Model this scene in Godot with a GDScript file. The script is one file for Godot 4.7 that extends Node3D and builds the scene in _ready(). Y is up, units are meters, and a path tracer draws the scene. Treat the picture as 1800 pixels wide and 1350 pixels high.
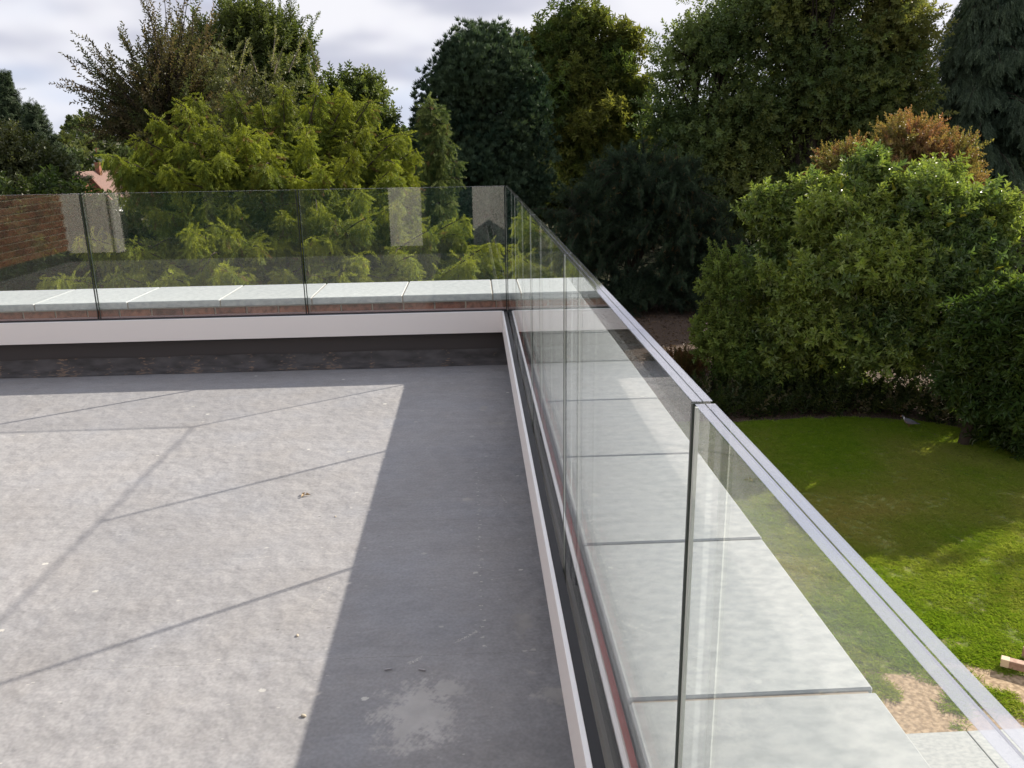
extends Node3D

const G := -3.1                                   # height of the garden below the roof deck (deck top is y = 0)
const SUN_DIR := Vector3(0.7276, 0.4893, -0.4808) # towards the sun
const GLASS_TOP := 1.288
const CHANNEL_TOP := 0.41
const COPING_TOP := 0.525

var M := {}
var rng := RandomNumberGenerator.new()
var names := {}

# ---------------------------------------------------------------- helpers: naming and nodes
func numbered(called: String) -> String:
	var n: int = names.get(called, 0)
	names[called] = n + 1
	return called if n == 0 else "%s_%03d" % [called, n]

func tag(o: Node3D, label: String, category: String, group := "") -> Node3D:
	o.set_meta("label", label)
	o.set_meta("category", category)
	if group != "":
		o.set_meta("group", group)
	return o

func thing(called: String, label: String, category: String, at := Vector3.ZERO, group := "") -> Node3D:
	var o := Node3D.new()
	o.name = numbered(called)
	add_child(o)
	o.position = at
	tag(o, label, category, group)
	return o

func struct(called: String, mesh: Mesh, m: Material, at := Vector3.ZERO) -> MeshInstance3D:
	var o := MeshInstance3D.new()
	o.name = numbered(called)
	o.mesh = mesh
	o.material_override = m
	o.position = at
	o.set_meta("kind", "structure")
	add_child(o)
	return o

func part(called: String, mesh: Mesh, m: Material, parent: Node3D, at := Vector3.ZERO) -> MeshInstance3D:
	var n := called
	var k := 1
	while parent.has_node(n):
		n = "%s_%03d" % [called, k]
		k += 1
	var o := MeshInstance3D.new()
	o.name = n
	o.mesh = mesh
	o.material_override = m
	o.position = at
	parent.add_child(o, true)
	return o

func part_n(called: String, k: int, mesh: Mesh, m: Material, parent: Node3D, at := Vector3.ZERO) -> MeshInstance3D:
	var o := MeshInstance3D.new()
	o.name = called if k == 0 else "%s_%03d" % [called, k]
	o.mesh = mesh
	o.material_override = m
	o.position = at
	parent.add_child(o, true)
	return o

func many(called: String, mesh: Mesh, m: Material, parent: Node3D, xf: Array, cols: PackedColorArray) -> MultiMeshInstance3D:
	var mm := MultiMesh.new()
	mm.transform_format = MultiMesh.TRANSFORM_3D
	mm.use_colors = true
	mm.mesh = mesh
	mm.instance_count = xf.size()
	for i in xf.size():
		var t: Transform3D = xf[i]
		mm.set_instance_transform(i, t)
		mm.set_instance_color(i, cols[i])
	var o := MultiMeshInstance3D.new()
	o.name = called
	o.multimesh = mm
	o.material_override = m
	o.set_meta("kind", "stuff")
	parent.add_child(o, true)
	return o

# ---------------------------------------------------------------- helpers: materials
func lin(c: Color) -> Color:
	return c.linear_to_srgb()

func mat(c: Color, rough := 0.7, spec := 0.5, metal := 0.0) -> StandardMaterial3D:
	var m := StandardMaterial3D.new()
	m.albedo_color = lin(c)
	m.roughness = rough
	m.metallic_specular = spec
	m.metallic = metal
	return m

func leaf_mat(rough: float, through: float, spec := 0.4) -> StandardMaterial3D:
	var m := StandardMaterial3D.new()
	m.albedo_color = Color.WHITE
	m.vertex_color_use_as_albedo = true
	m.roughness = rough
	m.metallic_specular = spec
	m.backlight_enabled = true
	m.backlight = Color(lin(Color(through, 0, 0)).r, lin(Color(through, 0, 0)).r, lin(Color(through * 0.55, 0, 0)).r)
	m.cull_mode = BaseMaterial3D.CULL_DISABLED
	return m

func noise(seed_: int, freq: float, oct := 4) -> FastNoiseLite:
	var n := FastNoiseLite.new()
	n.seed = seed_
	n.frequency = freq
	n.fractal_octaves = oct
	n.noise_type = FastNoiseLite.TYPE_SIMPLEX_SMOOTH
	return n

func noise_tex(seed_: int, freq: float, size: int, cols: Array, offs: Array, oct := 5) -> NoiseTexture2D:
	var t := NoiseTexture2D.new()
	t.width = size
	t.height = size
	t.seamless = true
	t.generate_mipmaps = false
	t.noise = noise(seed_, freq, oct)
	if cols.size() > 0:
		var g := Gradient.new()
		var c := PackedColorArray()
		for x in cols:
			c.append(lin(x))
		g.offsets = PackedFloat32Array(offs)
		g.colors = c
		t.color_ramp = g
	return t

func tri_mat(tex: Texture2D, metres: float, rough := 0.8, bump: Texture2D = null, depth := 0.0, spec := 0.5) -> StandardMaterial3D:
	var m := StandardMaterial3D.new()
	m.albedo_texture = tex
	m.uv1_triplanar = true
	m.uv1_world_triplanar = true
	m.uv1_scale = Vector3.ONE / metres
	m.roughness = rough
	m.metallic_specular = spec
	if bump:
		m.heightmap_enabled = true
		m.heightmap_texture = bump
		m.heightmap_scale = depth
	return m

# ---------------------------------------------------------------- helpers: shapes
func begin() -> SurfaceTool:
	var st := SurfaceTool.new()
	st.begin(Mesh.PRIMITIVE_TRIANGLES)
	return st

func tri_out(st: SurfaceTool, a: Vector3, b: Vector3, c: Vector3, mid: Vector3) -> void:
	var n := (a - c).cross(a - b)
	st.add_vertex(a)
	if n.dot((a + b + c) / 3.0 - mid) >= 0.0:
		st.add_vertex(b)
		st.add_vertex(c)
	else:
		st.add_vertex(c)
		st.add_vertex(b)

func add_cbox(st: SurfaceTool, mid: Vector3, size: Vector3, ch: float) -> void:
	st.set_smooth_group(-1)
	var h := size / 2.0
	for a in 3:
		var b := (a + 1) % 3
		var c := (a + 2) % 3
		for s in [-1.0, 1.0]:
			var q: Array = []
			for uv in [[-1, -1], [1, -1], [1, 1], [-1, 1]]:
				var v := Vector3.ZERO
				v[a] = s * h[a]
				v[b] = uv[0] * (h[b] - ch)
				v[c] = uv[1] * (h[c] - ch)
				q.append(v + mid)
			tri_out(st, q[0], q[1], q[2], mid)
			tri_out(st, q[0], q[2], q[3], mid)
			for s2 in [-1.0, 1.0]:
				var e: Array = []
				for s3 in [-1.0, 1.0]:
					var v1 := Vector3.ZERO
					v1[a] = s * h[a]
					v1[b] = s2 * (h[b] - ch)
					v1[c] = s3 * (h[c] - ch)
					var v2 := Vector3.ZERO
					v2[a] = s * (h[a] - ch)
					v2[b] = s2 * h[b]
					v2[c] = s3 * (h[c] - ch)
					e.append(v1 + mid)
					e.append(v2 + mid)
				tri_out(st, e[0], e[1], e[3], mid)
				tri_out(st, e[0], e[3], e[2], mid)
	for sx in [-1.0, 1.0]:
		for sy in [-1.0, 1.0]:
			for sz in [-1.0, 1.0]:
				tri_out(st, mid + Vector3(sx * h.x, sy * (h.y - ch), sz * (h.z - ch)), mid + Vector3(sx * (h.x - ch), sy * h.y, sz * (h.z - ch)), mid + Vector3(sx * (h.x - ch), sy * (h.y - ch), sz * h.z), mid)

func cbox(size: Vector3, ch := 0.004) -> ArrayMesh:
	var st := begin()
	add_cbox(st, Vector3.ZERO, size, ch)
	st.generate_normals()
	return st.commit()

func bmesh(size: Vector3) -> BoxMesh:
	var b := BoxMesh.new()
	b.size = size
	return b

func bpart(called: String, lo: Vector3, hi: Vector3, m: Material, parent: Node3D, ch := 0.0) -> MeshInstance3D:
	var size := hi - lo
	return part(called, bmesh(size) if ch <= 0.0 else cbox(size, ch), m, parent, (lo + hi) / 2.0)

func add_tube(st: SurfaceTool, pts: PackedVector3Array, r0: float, r1: float, sides := 6) -> void:
	var n := pts.size()
	var ring: Array = []
	var side := Vector3.ZERO
	for i in n:
		var t := (pts[mini(i + 1, n - 1)] - pts[maxi(i - 1, 0)]).normalized()
		if i == 0:
			side = t.cross(Vector3.UP if absf(t.y) < 0.9 else Vector3.RIGHT).normalized()
		side = (side - t * side.dot(t)).normalized()
		var up := t.cross(side)
		var r := lerpf(r0, r1, float(i) / float(n - 1))
		var row := PackedVector3Array()
		for k in sides:
			var a := TAU * k / sides
			row.append(pts[i] + (side * cos(a) + up * sin(a)) * r)
		ring.append(row)
	for i in n - 1:
		for k in sides:
			var k2 := (k + 1) % sides
			var a: Vector3 = ring[i][k]
			var b: Vector3 = ring[i][k2]
			var c: Vector3 = ring[i + 1][k2]
			var d: Vector3 = ring[i + 1][k]
			st.add_vertex(a); st.add_vertex(b); st.add_vertex(c)
			st.add_vertex(a); st.add_vertex(c); st.add_vertex(d)

func curve(a: Vector3, b: Vector3, c: Vector3, n := 6) -> PackedVector3Array:
	var p := PackedVector3Array()
	for i in n + 1:
		var t := float(i) / n
		p.append(a.lerp(b, t).lerp(b.lerp(c, t), t))
	return p

func rv() -> Vector3:
	return Vector3(rng.randf_range(-1, 1), rng.randf_range(-1, 1), rng.randf_range(-1, 1))

func ball() -> Vector3:
	for i in 20:
		var v := rv()
		if v.length_squared() < 1.0:
			return v
	return Vector3.ZERO

func frame(y: Vector3, spin: float, s: float) -> Basis:
	var x := y.cross(Vector3(0.31, 0.2, 0.93)).normalized()
	var z := x.cross(y).normalized()
	return Basis(x, y, z).rotated(y, spin).scaled(Vector3(s, s, s)) if false else Basis((x * cos(spin) + z * sin(spin)) * s, y * s, (z * cos(spin) - x * sin(spin)) * s)

# ---------------------------------------------------------------- helpers: leaves
func add_leaf(st: SurfaceTool, p: Vector3, d: Vector3, flat: Vector3, l: float, w: float, fold: float, bend: float, c: Color) -> void:
	var s := d.cross(flat).normalized()
	var up := s.cross(d).normalized()
	var m := p + d * (l * 0.45) + up * (l * bend * 0.5)
	var tip := p + d * l - up * (l * bend)
	var a := m + s * (w * 0.5) + up * (w * fold)
	var b := m - s * (w * 0.5) + up * (w * fold)
	st.set_color(c)
	st.add_vertex(p); st.add_vertex(a); st.add_vertex(tip)
	st.add_vertex(p); st.add_vertex(tip); st.add_vertex(b)

func sprig(seed_: int, n: int, length: float, leaf: float, ratio: float, spread: float, droop: float) -> ArrayMesh:
	rng.seed = seed_
	var st := begin()
	for i in n:
		var t := (i + 0.7) / n
		var az := i * 2.4 + rng.randf_range(-0.5, 0.5)
		var out := Vector3(cos(az), 0, sin(az))
		var tilt := lerpf(spread, spread * 0.35, t) + rng.randf_range(-0.25, 0.25)
		var d := (out * sin(tilt) + Vector3.UP * cos(tilt)).normalized()
		var l := leaf * rng.randf_range(0.7, 1.15) * (1.0 - 0.25 * t)
		var k := rng.randf_range(0.75, 1.3)
		var base := Vector3(0, length * t, 0) + out * leaf * 0.08
		var flat := (Vector3.UP - d * d.y + rv() * 0.35).normalized()
		add_leaf(st, base, d, flat, l, l * ratio, 0.12, droop, Color(k * rng.randf_range(0.9, 1.15), k, k * rng.randf_range(0.7, 1.1)))
	return st.commit()

func hanging(seed_: int, n: int, length: float, leaf: float, ratio: float, spread: float) -> ArrayMesh:
	# a spray that hangs along -Y: short side shoots pointing down and outwards
	rng.seed = seed_
	var st := begin()
	for i in n:
		var t := (i + rng.randf()) / n
		var az := rng.randf() * TAU
		var out := Vector3(cos(az), 0, sin(az))
		var d := (out * spread * (1.1 - 0.6 * t) + Vector3.DOWN * rng.randf_range(0.5, 1.0)).normalized()
		var l := leaf * rng.randf_range(0.6, 1.2)
		var k := rng.randf_range(0.75, 1.25)
		add_leaf(st, Vector3(sin(t * 3.0) * length * 0.06, -length * t, 0) + out * length * 0.03, d, (out + rv() * 0.6).normalized(), l, l * ratio, 0.1, 0.15, Color(k, k, k))
	return st.commit()

func tuft(seed_: int, n: int, leaf: float, ratio: float, spread: float) -> ArrayMesh:
	# needles or blades that fan out from one point around +Y
	rng.seed = seed_
	var st := begin()
	for i in n:
		var az := rng.randf() * TAU
		var out := Vector3(cos(az), 0, sin(az))
		var d := (out * spread * rng.randf_range(0.2, 1.0) + Vector3.UP * rng.randf_range(0.3, 1.0)).normalized()
		var k := rng.randf_range(0.75, 1.25)
		add_leaf(st, out * leaf * 0.1 * rng.randf(), d, (out + rv() * 0.5).normalized(), leaf * rng.randf_range(0.6, 1.15), leaf * ratio, 0.05, 0.1, Color(k, k, k))
	return st.commit()

func turf(seed_: int, n: int, leaf: float, ratio: float) -> ArrayMesh:
	# short mown blades that lean over in all directions from a patch of roots
	rng.seed = seed_
	var st := begin()
	for i in n:
		var az := rng.randf() * TAU
		var out := Vector3(cos(az), 0, sin(az))
		var d := (out + Vector3.UP * rng.randf_range(0.12, 0.85)).normalized()
		var k := rng.randf_range(0.8, 1.25)
		var root := rv() * 0.045
		root.y = 0.0
		add_leaf(st, root, d, (Vector3.UP + rv() * 0.4).normalized(), leaf * rng.randf_range(0.6, 1.15), leaf * ratio, 0.05, 0.1, Color(k, k, k))
	return st.commit()

# ---------------------------------------------------------------- trees
# lobes: [x, y, z, half width, half height] of the rounded masses that make up the crown
func crown_tree(o: Node3D, lobes: Array, trunk_at: Vector3, trunk_r: float, clumps: int, clump_r: float, per: int, mesh: Mesh, m: Material, ta: Color, tb: Color, opt := {}) -> void:
	var base := o.position
	rng.seed = opt.get("seed", 7)
	var vary := noise(int(opt.get("seed", 7)) + 3, 0.35, 2)
	var hole := noise(int(opt.get("seed", 7)) + 9, opt.get("hole_freq", 0.55), 2)
	var hole_at: float = opt.get("hole", -0.25)
	var up_bias: float = opt.get("up", 0.5)
	var wild: float = opt.get("wild", 0.7)
	var shell: float = opt.get("shell", 0.5)
	var flat: float = opt.get("flat", 0.8)
	var smin: float = opt.get("smin", 0.75)
	var smax: float = opt.get("smax", 1.25)
	var wood := begin()
	var total := 0.0
	for l in lobes:
		total += l[3] * l[3] * l[4]
	var low := 1e9
	for l in lobes:
		low = minf(low, l[1])
	var fork := Vector3(trunk_at.x, maxf(base.y + 0.6, minf(low - 0.4, base.y + float(opt.get("fork", 3.0)))), trunk_at.z)
	add_tube(wood, PackedVector3Array([trunk_at - base, trunk_at.lerp(fork, 0.5) + rv() * trunk_r * 0.4 - base, fork - base]), trunk_r, trunk_r * 0.75, 8)
	var xf: Array = []
	var cols := PackedColorArray()
	for l in lobes:
		var c := Vector3(l[0], l[1], l[2])
		var r := Vector3(l[3], l[4], l[3] * float(opt.get("deep", 0.85)))
		var mid := fork.lerp(c, 0.55) + Vector3(0, absf(c.y - fork.y) * 0.18, 0) + rv() * 0.3
		var limb := curve(fork, mid, c + Vector3(0, r.y * 0.4, 0), 8)
		var lr := trunk_r * clampf(sqrt(r.x * r.y) / 3.0, 0.25, 0.65)
		var rel := PackedVector3Array()
		for p in limb:
			rel.append(p - base)
		add_tube(wood, rel, lr, lr * 0.25, 6)
		var k := int(round(clumps * l[3] * l[3] * l[4] / total))
		k = maxi(k, int(clumps / lobes.size() / 3))
		for i in k:
			var u := ball().normalized() * pow(rng.randf(), shell)
			var cc := c + u * r
			if hole.get_noise_3dv(cc) < hole_at:
				continue
			if rng.randf() < float(opt.get("twigs", 0.5)):
				var from: Vector3 = limb[2 + rng.randi() % 6]
				var bend := from.lerp(cc, 0.5) + Vector3(0, 0.12 * from.distance_to(cc), 0)
				var tw := curve(from - base, bend - base, cc - base, 4)
				add_tube(wood, tw, lr * 0.3, 0.008, 4)
			var tone := clampf(0.5 + vary.get_noise_3dv(cc) * 1.2 + rng.randf_range(-0.4, 0.4), 0.0, 1.0)
			var cr := clump_r * rng.randf_range(0.7, 1.3)
			for j in per:
				var off := ball()
				var p := cc + off * Vector3(cr, cr * flat, cr)
				var d := (u * 0.5 + off * 0.5 + Vector3.UP * up_bias + rv() * wild).normalized()
				xf.append(Transform3D(frame(d, rng.randf() * TAU, rng.randf_range(smin, smax)), p - base))
				var b: float = rng.randf_range(0.8, 1.2) * float(opt.get("bright", 1.6))
				var col := ta.lerp(tb, clampf(tone + rng.randf_range(-0.2, 0.2), 0, 1))
				cols.append(Color(col.r * b, col.g * b, col.b * b))
	for i in int(opt.get("shoots", 0)):
		var l: Array = lobes[rng.randi() % lobes.size()]
		var u := ball().normalized()
		u.y = absf(u.y)
		var p0 := Vector3(l[0], l[1], l[2]) + u * Vector3(l[3], l[4], l[3] * 0.85) * 0.92
		var d := (Vector3.UP * float(opt.get("shoot_up", 1.0)) + u * 0.7 + rv() * 0.3).normalized()
		var sl: float = float(opt.get("shoot_len", 0.5)) * rng.randf_range(0.5, 1.3)
		add_tube(wood, PackedVector3Array([p0 - base, p0 + d * sl * 0.5 - base, p0 + d * sl - base]), 0.012, 0.004, 4)
		var n := int(2 + sl / float(opt.get("shoot_step", 0.11)))
		var tone := rng.randf_range(0.5, 1.0)
		for j in n:
			var p := p0 + d * sl * (float(j) / n) + rv() * 0.03
			xf.append(Transform3D(frame((d + rv() * 0.35).normalized(), rng.randf() * TAU, rng.randf_range(smin, smax) * (1.0 - 0.35 * float(j) / n)), p - base))
			var b: float = rng.randf_range(0.9, 1.2) * float(opt.get("bright", 1.6))
			var col := ta.lerp(tb, clampf(tone + rng.randf_range(-0.2, 0.2), 0, 1))
			cols.append(Color(col.r * b, col.g * b, col.b * b))
	wood.generate_normals()
	part("trunk", wood.commit(), opt.get("bark", M.bark), o)
	many("crown", mesh, m, o, xf, cols)

# a limb that ends in a nodding plume with sprays hanging from it
func plume(wood: SurfaceTool, xf: Array, cols: PackedColorArray, base: Vector3, start: Vector3, dir: Vector3, length: float, nod: float, w: float, steps: int, per: int, ta: Color, tb: Color, hang := 1.0) -> void:
	var pts := PackedVector3Array()
	for i in steps + 1:
		var t := float(i) / steps
		var p := start + dir * (length * t) + Vector3(0, -nod * length * t * t, 0)
		pts.append(p - base)
		var tang := (dir + Vector3(0, -2.0 * nod * t, 0)).normalized()
		var side := tang.cross(Vector3.UP).normalized()
		var taper := 1.0 - 0.65 * t
		for j in per:
			var lat := rng.randf_range(-1, 1)
			var q := p + side * (lat * w * taper) + Vector3(0, -absf(lat) * w * 0.35 * taper + rng.randf_range(-0.5, 0.2) * w * 0.5, 0) + tang * rng.randf_range(-0.5, 0.5) * length / steps
			var d := (Vector3.DOWN * hang + tang * rng.randf_range(0.2, 1.0) + side * lat * 0.7 + rv() * 0.25).normalized()
			xf.append(Transform3D(frame(-d, rng.randf() * TAU, rng.randf_range(0.7, 1.2) * (0.65 + 0.35 * taper)), q - base))
			var tone := clampf(t * 0.7 + rng.randf_range(-0.25, 0.35) - absf(lat) * 0.15, 0, 1)
			var b := rng.randf_range(0.8, 1.2)
			b *= 1.7
			var col := ta.lerp(tb, tone)
			cols.append(Color(col.r * b, col.g * b, col.b * b))
	add_tube(wood, pts, 0.022 * sqrt(length), 0.005, 4)

# a branch clothed all round in short sprays that point forward and nod, like a tail
func tail(wood: SurfaceTool, xf: Array, cols: PackedColorArray, base: Vector3, start: Vector3, dir: Vector3, length: float, nod: float, w: float, steps: int, per: int, ta: Color, tb: Color) -> void:
	var pts := PackedVector3Array()
	var pale := rng.randf_range(1.6, 2.5)
	var shift := rng.randf_range(-0.2, 0.15)
	for i in steps + 1:
		var t := float(i) / steps
		var p := start + dir * (length * t) + Vector3(0, -nod * length * t * t, 0)
		pts.append(p - base)
		var tang := (dir + Vector3(0, -2.0 * nod * t, 0)).normalized()
		var side := tang.cross(Vector3(0.13, 0.2, 0.97)).normalized()
		var up := side.cross(tang)
		var taper := minf(1.0, 0.42 + 1.1 * (1.0 - t)) * minf(1.0, 0.6 + t * 2.0)
		for j in per:
			var lat := rng.randf_range(-1, 1)
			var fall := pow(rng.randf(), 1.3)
			var q := p + side * (lat * w * 0.6 * taper * (1.0 - 0.4 * fall)) + Vector3(0, (0.04 - fall * 1.25 - lat * lat * 0.25) * w * taper, 0) + tang * rng.randf_range(-0.6, 0.6) * length / steps
			var d := (side * lat * 0.55 + tang * rng.randf_range(0.0, 0.6) + Vector3.DOWN * rng.randf_range(0.35, 1.1) + rv() * 0.5).normalized()
			xf.append(Transform3D(frame(-d, rng.randf() * TAU, rng.randf_range(0.4, 0.85) * (0.55 + 0.45 * taper)), q - base))
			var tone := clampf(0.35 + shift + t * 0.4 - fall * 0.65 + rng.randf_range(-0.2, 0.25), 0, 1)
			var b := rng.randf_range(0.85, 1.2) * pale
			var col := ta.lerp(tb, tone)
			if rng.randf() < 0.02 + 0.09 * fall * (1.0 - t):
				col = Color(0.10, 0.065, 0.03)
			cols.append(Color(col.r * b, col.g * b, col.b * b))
	add_tube(wood, pts, 0.016 * sqrt(length), 0.004, 4)

# conifer of drooping plumes round one leader
func plume_conifer(o: Node3D, top: float, radius: float, n: int, mesh: Mesh, m: Material, ta: Color, tb: Color, opt := {}) -> void:
	var base := o.position
	rng.seed = opt.get("seed", 5)
	var wood := begin()
	var xf: Array = []
	var cols := PackedColorArray()
	var h := top - base.y
	add_tube(wood, PackedVector3Array([Vector3.ZERO, Vector3(0.05, h * 0.5, 0.03), Vector3(0, h, 0)]), opt.get("trunk", 0.25), 0.02, 7)
	for i in n:
		var t := pow((i + rng.randf()) / n, float(opt.get("even", 0.75)))
		var y := lerpf(float(opt.get("low", 0.1)) * h, h, t)
		var az := i * 2.39996 + rng.randf_range(-0.4, 0.4)
		var reach := radius * pow(1.0 - t, float(opt.get("shape", 0.8))) * rng.randf_range(0.75, 1.15) + 0.25
		var rise := lerpf(float(opt.get("rise_low", 0.0)), float(opt.get("rise_top", 0.9)), t)
		var dir := Vector3(cos(az), rise, sin(az)).normalized()
		var st := base + Vector3(0, y, 0) + Vector3(cos(az), 0, sin(az)) * reach * 0.12
		plume(wood, xf, cols, base, st, dir, reach, float(opt.get("nod", 0.4)), float(opt.get("w", 0.3)), int(4 + reach * float(opt.get("dense", 5.0))), int(opt.get("per", 5)), ta, tb, opt.get("hang", 1.0))
	wood.generate_normals()
	part("trunk", wood.commit(), M.bark, o)
	many("crown", mesh, m, o, xf, cols)

# ---------------------------------------------------------------- terrain
func land(x: float, z: float) -> float:
	var d := Vector2(x, z).length()
	return G - 4.0 * smoothstep(38.0, 120.0, d) + 19.0 * smoothstep(190.0, 600.0, d)

func _ready() -> void:
	# ============================================================ camera, sky, sun, exposure
	var cam := Camera3D.new()
	cam.name = "camera"
	cam.transform = Transform3D(Basis(Vector3(0.99877, -0.01593, 0.04696), Vector3(0.02829, 0.96077, -0.27590), -Vector3(0.04072, -0.27689, -0.96004)), Vector3(-0.22607, 1.55000, 5.90767))
	cam.fov = 50.019
	cam.near = 0.03
	cam.far = 3000.0
	cam.current = true
	add_child(cam)

	var env := Environment.new()
	env.background_mode = Environment.BG_SKY
	env.tonemap_mode = Environment.TONE_MAPPER_LINEAR
	env.tonemap_exposure = 2.0
	env.sdfgi_enabled = true
	env.ssao_enabled = true
	env.ssil_enabled = true
	var sm := PanoramaSkyMaterial.new()
	sm.panorama = sky_picture()
	sm.energy_multiplier = 0.515
	var sky := Sky.new()
	sky.sky_material = sm
	env.sky = sky
	var we := WorldEnvironment.new()
	we.name = "world"
	we.environment = env
	add_child(we)

	var sun := DirectionalLight3D.new()
	sun.name = "sun"
	sun.light_energy = 1.5
	sun.light_color = Color(1.0, 0.955, 0.885)
	sun.light_angular_distance = 0.6
	sun.shadow_enabled = true
	add_child(sun)
	sun.look_at_from_position(SUN_DIR * 50.0, Vector3.ZERO)

	materials()
	ground()
	house()
	deck()
	parapets()
	channels()
	glazing()
	far_country()
	trees()
	shrubs()
	garden()
	deck_litter()

func sky_picture() -> ImageTexture:
	var w := 1024
	var h := 512
	var im := Image.create(w, h, false, Image.FORMAT_RGB8)
	im.fill(lin(Color(0.30, 0.31, 0.30)))
	var n1 := noise(11, 0.55, 5)
	var n2 := noise(12, 1.6, 4)
	var n3 := noise(13, 0.3, 3)
	for j in h / 2 + 2:
		var th := PI * (j + 0.5) / h
		var y := cos(th)
		for i in w:
			var a := TAU * (i + 0.5) / w
			var d := Vector3(sin(a) * sin(th), y, -cos(a) * sin(th))
			var q := d / (maxf(y, 0.0) + 0.10)
			var v := n1.get_noise_2d(q.x, q.z) * 0.75 + n2.get_noise_2d(q.x, q.z) * 0.25
			var b := n3.get_noise_2d(q.x + 40.0, q.z)
			var k := smoothstep(-0.36, 0.16, v)
			var c := Color(0.60, 0.61, 0.69).lerp(Color(0.97, 0.96, 0.97), k)
			c = c.lerp(Color(0.66, 0.75, 0.90), smoothstep(0.12, 0.4, b) * 0.55)
			c = c.lerp(Color(0.78, 0.83, 0.92), 0.45 * (1.0 - smoothstep(0.0, 0.14, y)))
			var s := maxf(0.0, d.dot(SUN_DIR))
			c = c * (0.95 + 0.09 * pow(s, 6.0)) * Color(0.985, 0.995, 1.045)
			im.set_pixel(i, j, lin(Color(minf(c.r, 1), minf(c.g, 1), minf(c.b, 1))))
	return ImageTexture.create_from_image(im)

func materials() -> void:
	M.bark = mat(Color(0.045, 0.035, 0.028), 0.9, 0.3)
	M.bark_pale = mat(Color(0.20, 0.17, 0.14), 0.85, 0.3)
	M.leaf = leaf_mat(0.5, 0.85)
	M.leaf_gloss = leaf_mat(0.4, 0.8, 0.55)
	M.needle = leaf_mat(0.6, 0.5)
	M.needle_gold = leaf_mat(0.55, 0.8)
	M.grass = leaf_mat(0.5, 0.95)
	M.mortar = mat(Color(0.50, 0.42, 0.34), 0.95, 0.3)
	M.bricks = []
	for c in [Color(0.25, 0.10, 0.062), Color(0.30, 0.13, 0.08), Color(0.20, 0.085, 0.06), Color(0.33, 0.16, 0.11)]:
		var t := noise_tex(70 + M.bricks.size(), 0.02, 256, [c * 0.65, c, c * 1.25], [0.2, 0.5, 0.85])
		M.bricks.append(tri_mat(t, 0.35, 0.9, t, 0.2))
	var sg := noise_tex(21, 0.022, 1024, [Color(0.272, 0.308, 0.322), Color(0.322, 0.358, 0.37), Color(0.368, 0.404, 0.413)], [0.2, 0.5, 0.84], 7)
	var sf := noise_tex(22, 0.09, 256, [], [], 4)
	M.coping = []
	for k in 3:
		var m := tri_mat(sg, 1.15 + 0.17 * k, 0.72, sf, 0.05)
		m.uv1_scale = Vector3(0.8, 1.0, 1.3) * (0.8 + 0.1 * k)
		m.uv1_offset = Vector3(0.37 * k, 0.11 * k, 0.53 * k)
		m.albedo_color = lin(Color(1, 1, 1) * (0.94 + 0.05 * k))
		M.coping.append(m)
	M.joint = mat(Color(0.27, 0.24, 0.20), 0.95, 0.2)
	M.alu = mat(Color(0.80, 0.775, 0.76), 0.42, 0.5)
	M.alu_edge = mat(Color(0.85, 0.86, 0.88), 0.28, 0.6)
	M.rubber = mat(Color(0.03, 0.032, 0.037), 0.55, 0.4)
	M.pink_tape = mat(Color(0.42, 0.31, 0.31), 0.6, 0.4)
	M.red_tape = mat(Color(0.58, 0.09, 0.07), 0.6, 0.4)
	var g := StandardMaterial3D.new()
	g.albedo_color = Color(0.6, 0.82, 0.74, 0.012)
	g.transparency = BaseMaterial3D.TRANSPARENCY_ALPHA
	g.roughness = 0.0
	g.metallic_specular = 0.5
	M.glass = g
	var gt := mat(Color(0.86, 0.86, 0.93), 0.04, 0.5, 0.95)
	gt.albedo_color.a = 0.45
	gt.transparency = BaseMaterial3D.TRANSPARENCY_ALPHA
	var one := Image.create(4, 4, false, Image.FORMAT_RGB8)
	one.fill(Color.WHITE)
	gt.albedo_texture = ImageTexture.create_from_image(one)
	M.glass_top = gt
	M.glass_end = mat(Color(0.5, 0.54, 0.5), 0.35, 0.5)
	M.glass_dark = mat(Color(0.012, 0.02, 0.018), 0.3, 0.5)
	M.felt = mat(Color(0.082, 0.077, 0.078), 0.8, 0.3)
	M.white = mat(Color(0.78, 0.77, 0.74), 0.6, 0.4)
	M.frame = mat(Color(0.75, 0.75, 0.74), 0.45, 0.5)
	M.frame_dark = mat(Color(0.05, 0.05, 0.055), 0.45, 0.5)
	M.room = mat(Color(0.10, 0.095, 0.09), 0.9, 0.2)

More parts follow.
